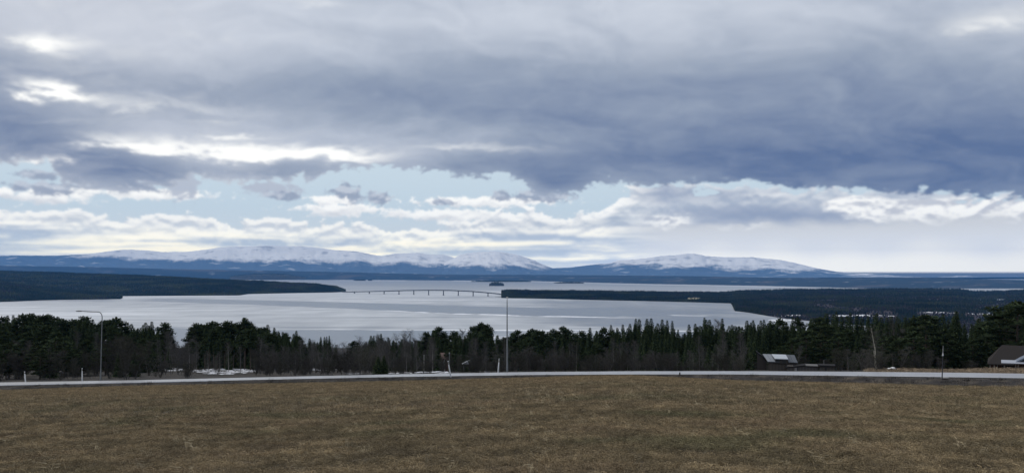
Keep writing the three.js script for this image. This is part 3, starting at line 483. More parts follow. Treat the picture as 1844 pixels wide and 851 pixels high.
// ---------------------------------------------------------------- trees
class Faces {                                            // loose triangles with a colour each
  constructor() { this.p = []; this.c = []; }
  tri(a, b, c, k) { this.p.push(...a, ...b, ...c); for (let i = 0; i < 3; i++) this.c.push(...k); }
  cone(a, b, ra, rb, k, n = 5) {                         // a tapered limb from a to b
    const d = new THREE.Vector3(b[0] - a[0], b[1] - a[1], b[2] - a[2]).normalize(), u = new THREE.Vector3(Math.abs(d.y) > 0.9 ? 1 : 0, Math.abs(d.y) > 0.9 ? 0 : 1, 0).cross(d).normalize(), v = d.clone().cross(u);
    const at = (q, r, t) => [q[0] + (u.x * Math.cos(t) + v.x * Math.sin(t)) * r, q[1] + (u.y * Math.cos(t) + v.y * Math.sin(t)) * r, q[2] + (u.z * Math.cos(t) + v.z * Math.sin(t)) * r];
    for (let i = 0; i < n; i++) { const t0 = i / n * 6.2832, t1 = (i + 1) / n * 6.2832; this.tri(at(a, ra, t0), at(b, rb, t0), at(a, ra, t1), k); if (rb > 0) this.tri(at(a, ra, t1), at(b, rb, t0), at(b, rb, t1), k); }
  }
  limb(pts, r0, r1, k, n = 5) { for (let i = 1; i < pts.length; i++) this.cone(pts[i - 1], pts[i], lerp(r0, r1, (i - 1) / (pts.length - 1)), lerp(r0, r1, i / (pts.length - 1)), k, n); }
  build() { const g = new THREE.BufferGeometry(); g.setAttribute('position', new THREE.Float32BufferAttribute(this.p, 3)); g.setAttribute('color', new THREE.Float32BufferAttribute(this.c, 3)); g.computeVertexNormals(); return g; }
}
const tone = (c, k) => [c[0] * k, c[1] * k, c[2] * k];
const NEEDLE = [0.046, 0.068, 0.034], NEEDLE2 = [0.066, 0.088, 0.040], BARK = [0.075, 0.062, 0.052], TWIG = [0.100, 0.094, 0.086];
function sprig(f, r, x, y, z, dx, dy, dz, len, wid, k) { // a flat spray of needles pointing along d
  const sx = -dz, sz = dx, q = Math.hypot(sx, sz) || 1, w = wid * (0.7 + 0.6 * r()), tw = (r() - 0.5) * 1.4;
  const ax = sx / q * w, az = sz / q * w, ay = tw * w;
  f.tri([x - ax, y - ay, z - az], [x + ax, y + ay, z + az], [x + dx * len, y + dy * len, z + dz * len], k);
  f.tri([x - ax * 0.5 + dx * len * 0.2, y - wid, z - az * 0.5 + dz * len * 0.2], [x + dx * len * 0.1, y + wid * 0.8, z + dz * len * 0.1], [x + dx * len * 1.1, y + dy * len - wid * 0.5, z + dz * len * 1.1], k);
}
function spruceShape(seed, R, low, sparse = 1) {
  const r = rng(seed), t = new Faces(), f = new Faces();
  t.limb([[0, -0.05, 0], [0.002, 0.4, 0.002], [0, 0.97, 0]], 0.013, 0.002, BARK, 6);
  const W = 34;
  for (let k = 0; k < W; k++) {
    const u = k / (W - 1), h = low + (0.985 - low) * u, rad = R * ((1 - u) ** 0.78 * (0.78 + 0.45 * r()) + 0.012), n = Math.round((6 + 5 * (1 - u)) * sparse), a0 = r() * 6.28;
    for (let i = 0; i < n; i++) {
      const a = a0 + i / n * 6.283 + (r() - 0.5) * 0.5, L = rad * (0.7 + 0.5 * r()), droop = (0.45 - 0.75 * u) * L, cx = Math.cos(a), cz = Math.sin(a), tint = 0.55 + 0.75 * r();
      const m = 3 + (u < 0.5 ? 1 : 0);
      for (let j = 0; j < m; j++) {
        const s = (j + 0.7) / (m + 0.3), y = h - droop * s + (s > 0.8 ? 0.01 : 0), b = a + (r() - 0.5) * 1.5;
        sprig(f, r, cx * L * s * 0.9, y, cz * L * s * 0.9, Math.cos(b), -0.35 - 0.4 * r() + u * 0.5, Math.sin(b), 0.024 + 0.032 * (1 - u), 0.007 + 0.015 * (1 - u), tone(j === m - 1 ? NEEDLE2 : NEEDLE, tint * (0.8 + 0.3 * s)));
      }
    }
  }
  f.tri([-0.006, 0.95, 0], [0.006, 0.95, 0], [0, 1, 0], NEEDLE2); f.tri([0, 0.95, -0.006], [0, 0.95, 0.006], [0, 1, 0], NEEDLE2);
  // the dense inside
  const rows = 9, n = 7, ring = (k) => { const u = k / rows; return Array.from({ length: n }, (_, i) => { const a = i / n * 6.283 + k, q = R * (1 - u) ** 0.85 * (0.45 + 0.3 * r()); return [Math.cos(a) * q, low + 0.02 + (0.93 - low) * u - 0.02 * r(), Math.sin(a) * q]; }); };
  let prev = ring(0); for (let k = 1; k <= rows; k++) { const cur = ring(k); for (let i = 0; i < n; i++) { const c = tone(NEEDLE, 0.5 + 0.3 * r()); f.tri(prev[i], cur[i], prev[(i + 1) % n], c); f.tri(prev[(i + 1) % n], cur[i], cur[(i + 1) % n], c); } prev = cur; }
  return [t.build(), f.build()];
}
function pineShape(seed, clumps, low, spread, flat = 0.62) {
  const r = rng(seed), t = new Faces(), f = new Faces(), bend = (r() - 0.5) * 0.03, X = (h) => bend * Math.sin(h * 3) ;
  t.limb([[0, -0.05, 0], [X(0.3), 0.3, 0], [X(0.6), 0.6, 0.003], [X(0.92), 0.92, 0]], 0.016, 0.004, [0.095, 0.075, 0.06], 6);
  for (let k = 0; k < clumps; k++) {
    const u = k / (clumps - 1), h = low + (0.93 - low) * u, a = k * 2.4 + r(), prof = Math.sin(Math.PI * clamp(0.16 + u * 0.74)) ** 0.8, q = spread * prof * (0.35 + 0.75 * r()) * (k === clumps - 1 ? 0.1 : 1);
    const c = [X(h) + Math.cos(a) * q, h + (r() - 0.3) * 0.03, Math.sin(a) * q], rx = (0.050 + 0.042 * r()) * (0.7 + 0.5 * prof), ry = rx * flat;
    t.limb([[X(h - 0.04), h - 0.04, 0], [c[0] * 0.6, c[1] - ry * 0.6, c[2] * 0.6], [c[0], c[1] - ry * 0.4, c[2]]], 0.006, 0.002, BARK, 4);
    const tint = 0.7 + 0.5 * r();
    for (let i = 0; i < 64; i++) {
      const z = r() * 2 - 1, th = r() * 6.283, s = Math.sqrt(1 - z * z), m = 0.62 + 0.42 * r(), d = [s * Math.cos(th), z, s * Math.sin(th)];
      const l = 0.020 + 0.014 * r(), up = 0.3 + 0.5 * r(), b = r() * 6.28;
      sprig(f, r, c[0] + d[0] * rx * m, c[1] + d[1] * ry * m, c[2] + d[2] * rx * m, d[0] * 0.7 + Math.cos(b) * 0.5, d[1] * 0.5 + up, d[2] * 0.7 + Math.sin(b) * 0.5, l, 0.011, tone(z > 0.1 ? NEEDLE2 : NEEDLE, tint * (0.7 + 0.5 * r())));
    }
    const g = new THREE.IcosahedronGeometry(1, 0).attributes.position;
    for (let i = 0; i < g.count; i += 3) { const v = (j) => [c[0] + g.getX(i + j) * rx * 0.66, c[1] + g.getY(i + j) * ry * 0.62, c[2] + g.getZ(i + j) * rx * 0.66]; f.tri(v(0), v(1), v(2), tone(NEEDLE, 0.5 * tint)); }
  }
  return [t.build(), f.build()];
}
function bareShape(seed, stems, bark, twig, wide, twigW = 0.0016) {      // leafless birch, alder, willow
  const r = rng(seed), t = new Faces(), f = new Faces();
  for (let s = 0; s < stems; s++) {
    const a = s * 2.1 + r(), out = stems > 1 ? 0.10 + 0.22 * r() : 0.02, top = stems > 1 ? 0.7 + 0.3 * r() : 1, bx = Math.cos(a) * 0.02 * (stems - 1), bz = Math.sin(a) * 0.02 * (stems - 1);
    const P = [0, 0.25, 0.5, 0.75, 1].map((u) => [bx + Math.cos(a) * out * u ** 1.3 + (u ? (r() - 0.5) * 0.02 : 0), -0.03 + u * top, bz + Math.sin(a) * out * u ** 1.3 + (u ? (r() - 0.5) * 0.02 : 0)]);
    t.limb(P, stems > 1 ? 0.008 : 0.011, 0.0015, bark, 5);
    const B = stems > 1 ? 12 : 26;
    for (let k = 0; k < B; k++) {
      const u = 0.16 + 0.8 * (k + r()) / B, i = Math.min(3, Math.floor(u * 4)), q = u * 4 - i, o = [0, 1, 2].map((c) => lerp(P[i][c], P[i + 1][c], q)), b = k * 2.4 + r(), L = wide * (1.05 - 0.75 * u) * (0.6 + 0.6 * r()) * (u < 0.3 ? 0.5 : 1), rise = L * (0.8 + 0.9 * r());
      const e = [o[0] + Math.cos(b) * L, o[1] + rise, o[2] + Math.sin(b) * L], m = [lerp(o[0], e[0], 0.55), lerp(o[1], e[1], 0.42), lerp(o[2], e[2], 0.55)];
      f.limb([o, m, e], 0.0034, 0.0012, tone(twig, 0.9), 3);
      for (let j = 0; j < 9; j++) {
        const v = 0.25 + 0.75 * r(), w = v < 0.5 ? [0, 1, 2].map((c) => lerp(o[c], m[c], v * 2)) : [0, 1, 2].map((c) => lerp(m[c], e[c], v * 2 - 1)), g = r() * 6.28, l = 0.05 + 0.07 * r(), tip = [w[0] + Math.cos(g) * l * 0.7, w[1] + l * (0.3 + 0.8 * r()), w[2] + Math.sin(g) * l * 0.7], kk = tone(twig, 0.7 + 0.6 * r());
        f.tri([w[0] - twigW, w[1], w[2]], [w[0] + twigW, w[1], w[2] + twigW], tip, kk);
        for (let n = 0; n < 5; n++) { const y = 0.3 + 0.7 * r(), z = [0, 1, 2].map((c) => lerp(w[c], tip[c], y)), h = r() * 6.28, ll = 0.025 + 0.035 * r(); f.tri([z[0], z[1] - twigW * 0.8, z[2]], [z[0] + twigW * 0.6, z[1] + twigW * 0.8, z[2]], [z[0] + Math.cos(h) * ll, z[1] + ll * (0.1 + 0.8 * r()), z[2] + Math.sin(h) * ll], kk); }
      }
    }
  }
  return [t.build(), f.build()];
}
const treeMat = matte([1, 1, 1], { vertexColors: true, side: THREE.DoubleSide }), barkMat = matte([1, 1, 1], { vertexColors: true });
const WHITEBARK = [0.46, 0.43, 0.38], GREYBARK = [0.15, 0.135, 0.125];
const SHAPES = {
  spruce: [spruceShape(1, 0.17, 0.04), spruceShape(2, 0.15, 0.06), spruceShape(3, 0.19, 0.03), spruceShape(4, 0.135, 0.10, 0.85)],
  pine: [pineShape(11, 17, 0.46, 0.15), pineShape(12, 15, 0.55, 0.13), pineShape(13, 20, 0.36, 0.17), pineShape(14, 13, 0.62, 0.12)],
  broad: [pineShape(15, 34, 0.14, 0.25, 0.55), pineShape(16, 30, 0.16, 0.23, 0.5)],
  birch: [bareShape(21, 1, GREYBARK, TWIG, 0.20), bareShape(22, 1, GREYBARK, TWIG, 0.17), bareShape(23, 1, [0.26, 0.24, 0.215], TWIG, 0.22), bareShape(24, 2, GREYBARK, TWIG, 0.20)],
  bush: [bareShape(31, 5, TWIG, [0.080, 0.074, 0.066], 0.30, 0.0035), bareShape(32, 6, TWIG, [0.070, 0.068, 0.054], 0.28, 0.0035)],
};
const KIND = { spruce: ['spruce_tree', 'spruce'], pine: ['pine_tree', 'pine'], broad: ['pine_tree', 'pine'], birch: ['birch_tree', 'birch'] };
const tr = rng(2024);
function tree(kind, variant, px, topPy, d, label, group, width = 1, lean = 0) {
  const [trunk, crown] = SHAPES[kind][variant % SHAPES[kind].length], p = onGround(px, d, -0.15), h = hAt(topPy, d) - p[1];
  const g = thing(KIND[kind][0], label, KIND[kind][1], p, tr() * 6.28, group);
  if (lean) g.rotation.z = lean;
  mesh('trunk', trunk, barkMat, g); mesh('crown', crown, treeMat, g);
  const w = clamp(h, 5, 15) * width * (kind === 'spruce' ? 0.95 : 1); g.scale.set(w, h, w);
  return g;
}
const skyline = [[-60, 572], [0, 570], [20, 569], [42, 563], [62, 566], [78, 564], [106, 570], [118, 577], [135, 571], [155, 570], [175, 578], [187, 577], [204, 569], [222, 582], [254, 583], [275, 581], [296, 580], [306, 592], [314, 616], [330, 622], [340, 606], [352, 580], [377, 577], [400, 578], [440, 573], [455, 578], [465, 582], [492, 587], [513, 596], [534, 597], [545, 610], [573, 609], [590, 605], [598, 614], [607, 626], [616, 634], [626, 624], [640, 613], [657, 610], [682, 599], [695, 606], [724, 603], [745, 608], [760, 602], [788, 589], [802, 597], [827, 595], [844, 594], [865, 581], [878, 585], [890, 596], [918, 600], [941, 593], [973, 588], [990, 590], [1004, 598], [1015, 588], [1030, 597], [1050, 594], [1072, 588], [1090, 592], [1107, 582], [1131, 577], [1160, 574], [1174, 573], [1196, 577], [1209, 580], [1224, 594], [1233, 592], [1242, 582], [1269, 577], [1290, 579], [1304, 575], [1325, 580], [1343, 578], [1378, 575], [1420, 573], [1454, 572], [1490, 566], [1507, 563], [1560, 566], [1595, 564], [1631, 573], [1652, 567], [1687, 570], [1710, 566], [1722, 561], [1735, 576], [1746, 590], [1756, 578], [1775, 568], [1800, 560], [1818, 548], [1844, 543], [1920, 540]];
// named ones first: those one can point at
tree('pine', 2, 296, 579.5, 190, 'layered lone pine at the right end of the left wood, beside the gap', undefined, 1.15);
tree('pine', 2, 350, 581, 196, 'leaning pine with loose crown at the left end of the second wood', undefined, 1.1, 0.05);
tree('pine', 0, 441, 572.5, 200, 'tallest pine of the second wood, its top standing above the others', undefined, 1.1);
tree('spruce', 1, 588, 605.5, 178, 'slim dark spruce left of the gap with the lake, left one of two', undefined, 0.8);
tree('spruce', 3, 592.5, 604, 180, 'slim dark spruce left of the gap with the lake, right one of two', undefined, 0.8);
tree('spruce', 2, 681, 641, 118, 'small dark bushy spruce standing right behind the road, left one of a pair', undefined, 1.3);
tree('spruce', 0, 691, 640, 119, 'small dark bushy spruce standing right behind the road, right one of a pair', undefined, 1.2);
tree('pine', 2, 790, 587.5, 205, 'broad dark round-topped pine left of the leaning delineator', undefined, 1.2);
tree('pine', 0, 866, 579.5, 205, 'tall pine with dark oval top against the lake, left of the tall lamp mast', undefined, 0.9);
tree('pine', 1, 877, 582.5, 205, 'thin pine with flat tufted top just left of the tall lamp mast', undefined, 0.8);
tree('pine', 3, 1014, 585.5, 210, 'thin open-crowned pine against the white ice right of the tall lamp mast', undefined, 0.9);
tree('spruce', 3, 1084, 589, 215, 'very thin spruce top in front of the broken ice', undefined, 0.6);
tree('spruce', 1, 1211, 577.5, 215, 'pointed spruce at the right end of the dense spruce stand, beside the ice gap', undefined, 0.9);
tree('spruce', 1, 1269, 571.5, 215, 'spruce whose thin tip stands above the trees right of the ice gap', undefined, 0.9);
tree('spruce', 0, 836, 653, 128, 'small dark spruce behind the little roofed stand', undefined, 1.1);
tree('spruce', 1, 819, 603, 160, 'broad dark spruce behind the leaning delineator', undefined, 1.2);
tree('spruce', 0, 854, 640, 130, 'small dark spruce right of the little roofed stand', undefined, 0.9);
tree('broad', 0, 1668, 565, 150, 'large olive green spreading pine behind the tall thin marker pole', undefined, 1.5);
tree('broad', 1, 1646, 594, 135, 'lower rounded dark pine in front of the large olive green one', undefined, 1.4);
tree('broad', 0, 1478, 578, 150, 'wide dark green pine behind the plank shed', undefined, 1.45);
tree('broad', 1, 1452, 592, 142, 'wide dark pine behind the low annexe wall', undefined, 1.3);
tree('broad', 1, 1590, 608, 135, 'rounded dark pine right of the white leaning birch', undefined, 1.35);
tree('spruce', 2, 1722, 560, 150, 'tall dark spruce left of the small snow field gap', undefined, 1.05);
tree('broad', 0, 1835, 540, 138, 'very large dark pine towering over the brown house', undefined, 1.7);
tree('broad', 1, 1800, 556, 142, 'large dark pine just left of the one towering over the brown house', undefined, 1.3);
tree('spruce', 0, 1762, 574, 150, 'dark spruce between the snow field gap and the large pines', undefined, 1.1);
tree('broad', 0, 80, 611, 140, 'rounded olive pine low at the foot of the left wood, widest there', undefined, 1.5);
tree('broad', 1, 34, 620, 136, 'smaller rounded olive pine at the foot of the left wood, left of the widest', undefined, 1.3);
tree('broad', 1, 136, 626, 135, 'small rounded dark pine left of the curved street lamp, above the edge post', undefined, 1.2);
tree('spruce', 2, 262, 622, 150, 'bushy dark spruce at the foot of the left wood above the small snow patch', undefined, 1.2);
tree('spruce', 0, 412, 622, 165, 'dark young spruce in the second wood above the large snow patch', undefined, 1.1);
// white stems low in the woods
for (const [px, py, d, lab, v, w] of [[1026, 618, 150, 'bare birch with pale stem low in the pine wood, left one of a close pair', 2, 0.7], [1031, 616, 151, 'bare birch with pale stem low in the pine wood, right one of a close pair', 2, 0.7], [740, 594, 175, 'tall bare birch standing above the leafless copse, against the ice', 0, 0.9], [728, 596, 178, 'bare birch with thin spreading top left of the tallest one in the copse', 1, 0.9], [1434, 610, 128, 'bare birch with two pale stems behind the dark barn', 3, 0.9], [1148, 632, 150, 'bare birch with thin grey stem in front of the dense spruces', 2, 0.6], [368, 616, 170, 'bare birch with pale stem in the second wood, above the snow', 2, 0.6], [876, 628, 150, 'bare birch with brownish stem left of the tall lamp mast', 1, 0.7], [1260, 605, 150, 'wide bare birch in front of the trees right of the ice gap', 0, 1.1], [1335, 600, 140, 'wide bare tree with dense grey twigs left of the dark barn', 1, 1.4], [1610, 575, 152, 'tall bare birch with brownish twigs above the rounded dark pine', 1, 1.1]])
  tree('birch', v, px, py, d, lab, undefined, w);
{ // the white birch that leans by the road
  const f = new Faces(), t = new Faces(), d = 112, p = onGround(1579, d, -0.2), s = d / F, r = rng(9);
  const Q = (px, py, z = 0) => [(px - 1579) * s, (668 - py) * s + 0.1, z];
  t.limb([Q(1579, 669), Q(1577.5, 658), Q(1577, 645), Q(1576.5, 628), Q(1573, 610), Q(1569.5, 590)], 0.13, 0.02, [0.58, 0.54, 0.44], 7);
  t.limb([Q(1578, 660), Q(1574.5, 645, 0.2), Q(1572, 630, 0.3)], 0.06, 0.02, [0.5, 0.46, 0.38], 6);
  for (let i = 0; i < 46; i++) { const u = 0.25 + 0.75 * r(), a = Q(lerp(1578, 1569.5, u ** 1.5), lerp(650, 592, u), 0), g = r() * 6.28, l = 1.6 * (0.5 + r()), e = [a[0] + Math.cos(g) * l, a[1] + l * (0.2 + 0.8 * r()) - (r() < 0.3 ? l : 0), a[2] + Math.sin(g) * l]; f.limb([a, e], 0.02, 0.006, TWIG, 3); for (let j = 0; j < 8; j++) { const q = r(), w = [0, 1, 2].map((c) => lerp(a[c], e[c], q)), h = r() * 6.28; f.cone(w, [w[0] + Math.cos(h) * 0.5, w[1] - 0.1 + 0.5 * r(), w[2] + Math.sin(h) * 0.5], 0.010, 0.003, TWIG, 3); } }
  const g = thing('birch_tree', 'white-stemmed birch with a bent trunk beside the road at the right', 'birch', p); mesh('trunk', t.build(), barkMat, g); mesh('crown', f.build(), treeMat, g);
  const b = thing('bent_birch', 'bowed pale birch stem bending to the ground below the lake gap', 'birch', onGround(601, 116, -0.1)), c = new Faces(), k = 116 / F;
  c.limb([[0, 0, 0], [-2 * k, 4 * k, 0], [-7 * k, 7.5 * k, 0], [-13 * k, 9 * k, 0], [-17 * k, 8.5 * k, 0.2]], 0.07, 0.03, [0.45, 0.43, 0.38], 6); mesh('trunk', c.build(), barkMat, b);
}
// the rest of the belt, stand by stand
const stands = [
  [-40, 118, 'the wood left of the curved lamp', { pine: 0.62, spruce: 0.38 }], [118, 205, 'the wood around the curved lamp', { pine: 0.7, spruce: 0.3 }], [205, 304, 'the wood right of the curved lamp', { spruce: 0.8, pine: 0.2 }],
  [304, 345, 'the gap between the left woods', { birch: 1 }], [345, 470, 'the second wood above the snow', { pine: 0.95, spruce: 0.05 }], [470, 545, 'the right end of the second wood', { pine: 0.5, spruce: 0.5 }], [545, 612, 'the thin wood left of the lake gap', { birch: 0.6, spruce: 0.4 }],
  [612, 775, 'the leafless copse beside the lake gap', { birch: 0.78, pine: 0.12, spruce: 0.1 }], [775, 912, 'the wood left of the tall mast', { pine: 0.6, spruce: 0.25, birch: 0.15 }], [912, 1090, 'the pine wood right of the mast', { pine: 0.85, spruce: 0.15 }],
  [1090, 1226, 'the dense spruce stand by the ice', { spruce: 0.96, birch: 0.04 }], [1226, 1365, 'the spruces right of the ice gap', { spruce: 0.85, birch: 0.15 }], [1365, 1500, 'the dark wood behind the barn', { spruce: 0.85, pine: 0.15 }], [1500, 1640, 'the wood behind the white leaning birch', { spruce: 0.9, pine: 0.1 }], [1640, 1750, 'the wood behind the marker pole', { spruce: 0.8, pine: 0.2 }], [1750, 1890, 'the wood above the brown house', { spruce: 0.5, pine: 0.5 }],
];
const pick = (mix) => { let q = tr(); for (const k in mix) if ((q -= mix[k]) <= 0) return k; return Object.keys(mix)[0]; };
const ORD = ['first', 'second', 'third', 'fourth', 'fifth', 'sixth', 'seventh', 'eighth', 'ninth', 'tenth', 'eleventh', 'twelfth', 'thirteenth', 'fourteenth', 'fifteenth', 'sixteenth', 'seventeenth', 'eighteenth', 'nineteenth', 'twentieth'], counted = new Map();
const treeRows = [['skyline', 9.5, [195, 245], (px) => lut(skyline, px) - 2.5 + tr() ** 1.7 * 12], ['shorter', 12, [155, 195], (px) => lut(skyline, px) + 12 + tr() * 30]];
for (const [row, step, [d0, d1], top] of treeRows)
  for (let px = -34; px < 1884; px += step * (0.45 + 1.1 * tr())) {
    const st = stands.find((s) => px < s[1]) ?? stands[stands.length - 1]; let kind = pick(st[3]);
    const py = top(px), d = lerp(d0, d1, tr()); if (py > 640) continue;
    if (row === 'shorter' && tr() < (st[3].birch > 0.5 ? 0.2 : 0.12)) kind = 'birch';
    else if (row === 'shorter' && (px < 290 || px > 1370) && tr() < 0.45) kind = 'broad';
    const what = row + ' ' + { spruce: 'dark spruce', pine: 'dark pine', broad: 'spreading pine', birch: 'bare birch' }[kind], key = what + st[2], n = counted.get(key) ?? 0; counted.set(key, n + 1);
    tree(kind, kind === 'pine' && px > 340 && px < 480 ? [1, 3][Math.floor(tr() * 2)] : Math.floor(tr() * 4), px, kind === 'broad' ? py + 14 : py, kind === 'broad' ? d - 18 : d, (ORD[n] ?? 'last') + ' ' + what + ' from the left in ' + st[2], { spruce: 'spruces', pine: 'pines', broad: 'pines', birch: 'birches' }[kind] + ' of ' + st[2], kind === 'birch' ? 1.0 : kind === 'spruce' ? 0.95 + tr() * 0.45 : 0.85 + tr() * 0.4);
  }
for (let px = -20; px < 1870; px += 17 * (0.4 + 1.2 * tr())) {
  const st = stands.find((s) => px < s[1]) ?? stands[stands.length - 1], d = lerp(122, 156, tr()), py = lerp(606, 640, tr()); if ((px > 1345 && px < 1510) || px > 1770 || (px > 780 && px < 850) || (px < 265 && tr() < 0.6)) continue;
  const key = 'low' + st[2], n = counted.get(key) ?? 0; counted.set(key, n + 1);
  tree('birch', Math.floor(tr() * 4), px, py, d, (ORD[n] ?? 'last') + ' low bare birch from the left before ' + st[2], 'low birches before ' + st[2], 1.15);
}
for (let px = -16, n = 0; px < 268; px += 26 * (0.6 + 0.8 * tr()), n++)
  tree(tr() < 0.7 ? 'broad' : 'spruce', Math.floor(tr() * 2), px, lerp(608, 640, tr()), lerp(122, 140, tr()), ORD[n] + ' low olive conifer from the left at the foot of the left wood', 'low conifers at the foot of the left wood', 1.35);
// what cannot be told apart: the trees behind, the brush below
function merged(shape) { return mergeGeometries(shape); }
function fill(name, label, shapes, count, seed, place, tint) {
  const r = rng(seed), lists = shapes.map(() => []);
  for (let i = 0; i < count; i++) { const q = place(r); if (q) lists[Math.floor(r() * shapes.length)].push(q); }
  shapes.forEach((s, i) => { const k = rng(seed + i); scatter(name, label, merged(s), treeMat, lists[i], () => { const v = tint[0] + (tint[1] - tint[0]) * k(); return [v, v, v]; }); });
}
fill('forest', 'closed dark conifer forest behind the skyline row, down to the lake', [SHAPES.spruce[0], SHAPES.spruce[1], SHAPES.spruce[3]], 4200, 71, (r) => {
  const d = 200 + 1250 * r() ** 2.4, px = lerp(-60, 1904, r()), lim = lut(skyline, px) + 5 + 20 * r(), y = ground(px, d); if ((px > 305 && px < 345) || (px > 596 && px < 640)) { if (d < 900) return; }
  const h = Math.min(9 + 9 * r(), hAt(lim, d) - y); return h > 4 && [(px - CX) / F * d, y - 0.2, -d, h, clamp(h, 6, 15) * 1.05, r() * 6.28];
}, [0.8, 1.2]);
fill('forest', 'leafless trees between the woods, seen in front of the lake', [SHAPES.birch[0], SHAPES.birch[1]], 420, 72, (r) => {
  const d = 170 + 260 * r(), px = r() < 0.5 ? lerp(300, 350, r()) : lerp(540, 780, r()), y = ground(px, d), h = Math.min(7 + 7 * r(), hAt(lut(skyline, px) + 2 + r() * 14, d) - y);
  return h > 3 && [(px - CX) / F * d, y - 0.2, -d, h, clamp(h, 5, 12), r() * 6.28];
}, [0.8, 1.25]);
fill('undergrowth', 'leafless brush along the foot of the woods behind the road', SHAPES.bush, 1500, 73, (r) => {
  const px = lerp(-60, 1904, r()), n = fbm(px / 60, 2.5, 3), d = lerp(dR(px) + ROADW + 4 + 6 * r(), 175, r() ** 1.3); if (r() < 0.35) return; if (px > 338 && px < 475 && r() < 0.6) return; if (px > 1590 && d < 118) return;
  if ((px > 1340 && px < 1510) && d < 126) return; if (px > 1770 && d < 132) return;
  if (px > 258 && px < 462 && d < 178 && r() < 0.72) return; if (px > 610 && px < 820 && d < 150 && r() < 0.65) return;
  const h = (px < 260 ? 3.4 : px > 1080 ? 1.9 : 2.4) * (0.3 + 1.3 * r() ** 2) * (1 + n * 0.9);
  if (px < 265 && r() < 0.4) return;
  return [(px - CX) / F * d, ground(px, d) - 0.1, -d, h, h * 1.15, r() * 6.28];
}, [0.6, 1.2]);

// ---------------------------------------------------------------- things by the road
const galv = std([0.24, 0.25, 0.25], 0.5, { metalness: 0.6 }), paintW = std([0.78, 0.78, 0.76], 0.5), black = std([0.03, 0.03, 0.032], 0.6);
const tube = (pts, r0, n = 24, k = 8) => new THREE.TubeGeometry(new THREE.CatmullRomCurve3(pts.map((p) => new THREE.Vector3(...p))), n, r0, k);
const dFar = (px) => dR(px) + ROADW + 0.9;
function luminaire(parent, x, y, z, turn) {
  const s = new THREE.Shape(); s.moveTo(0, 0); s.quadraticCurveTo(-0.5, 0.14, -1.0, 0.03); s.lineTo(-1.0, -0.03); s.quadraticCurveTo(-0.4, -0.07, 0, 0);
  const g = new THREE.ExtrudeGeometry(s, { depth: 0.24, bevelEnabled: true, bevelSize: 0.02, bevelThickness: 0.02, bevelSegments: 2, curveSegments: 8 }).translate(0, 0, -0.12).rotateY(turn).translate(x, y, z);
  const head = mesh('lamp_head', g, std([0.16, 0.165, 0.17], 0.5), parent); mesh('lens', new THREE.BoxGeometry(0.5, 0.03, 0.18).translate(-0.5, -0.055, 0).rotateY(turn).translate(x, y, z), std([0.5, 0.5, 0.48], 0.2), head);
}
{ // curved street lamp at the left
  const d = dFar(181), s = d / F, [x, , z] = pt(180.2, 684, d), y = ground(180, d) - 0.1, top = hAt(560, d) - y;
  const g = thing('street_lamp', 'grey street lamp with a curved arm reaching left over the road', 'street lamp', [x, y, z]);
  mesh('pole', tube([[0, 0, 0], [0.9 * s, top * 0.35, 0], [2.4 * s, top * 0.8, 0], [2.8 * s, top - 14 * s, 0], [2.3 * s, top - 7 * s, 0], [-1 * s, top - 2.2 * s, 0], [-5 * s, top - 1.2 * s, 0], [-16 * s, top - 0.9 * s, 0], [-31 * s, top, 0]], 0.065, 90), galv, g);
  mesh('pole_base', new THREE.CylinderGeometry(0.09, 0.11, 1.6, 10).translate(0.02, 0.8, 0), galv, g);
  luminaire(g, -31 * s, top, 0, 0);
}
{ // tall mast seen end on
  const d = dFar(913), s = d / F, [x, , z] = pt(913.2, 669, d), y = ground(913, d) - 0.1, top = hAt(536.5, d) - y;
  const g = thing('street_lamp', 'tall straight grey lamp mast beside the road, its arm pointing away', 'street lamp', [x, y, z]);
  mesh('pole', new THREE.CylinderGeometry(0.055, 0.13, top - 0.4, 10).translate(0, (top - 0.4) / 2, 0), galv, g);
  mesh('arm', tube([[0, top - 0.6, 0], [0, top - 0.15, -0.12], [0, top - 0.02, -0.6], [0, top, -1.5]], 0.045, 24), galv, g);
  mesh('pole_base', new THREE.CylinderGeometry(0.13, 0.15, 1.4, 10).translate(0, 0.7, 0), galv, g);
  luminaire(g, 0, top, -1.5, -Math.PI / 2);
}
function delineator(px, pyTop, d, lean, label, w = 0.085) {
  const [x, , z] = pt(px, 600, d), y = ground(px, d) - 0.1, h = (hAt(pyTop, d) - y) / Math.cos(lean), g = thing('road_delineator', label, 'delineator', [x, y, z], 0, 'white edge posts along the road'); g.rotation.z = lean;
  const seg = (y0, y1, r0, r1) => new THREE.CylinderGeometry(r1, r0, y1 - y0, 10).scale(1, 1, 0.6).translate(0, (y0 + y1) / 2, 0);
  mesh('post', seg(0, h * 0.80, w, w * 0.82), paintW, g); mesh('band', seg(h * 0.80, h * 0.94, w * 0.86, w * 0.84), black, g); mesh('tip', seg(h * 0.94, h, w * 0.82, w * 0.7), paintW, g);
  mesh('reflector', new THREE.BoxGeometry(w * 0.9, h * 0.08, 0.01).translate(0, h * 0.87, w * 0.53), std([0.6, 0.58, 0.5], 0.2), g);
}
delineator(45, 668.5, dFar(45) - 0.4, 0.09, 'white edge post leaning left, leftmost one, far from the curved lamp', 0.11);
delineator(147, 662.5, dFar(147) - 0.4, 0, 'white upright edge post with dark band left of the curved lamp');
delineator(811.8, 649.5, dR(811) - 0.6, 0.17, 'white edge post leaning strongly left on the near side of the road', 0.095);
delineator(896.5, 646.5, dFar(897) - 0.4, -0.085, 'white edge post leaning right beside the tall lamp mast');
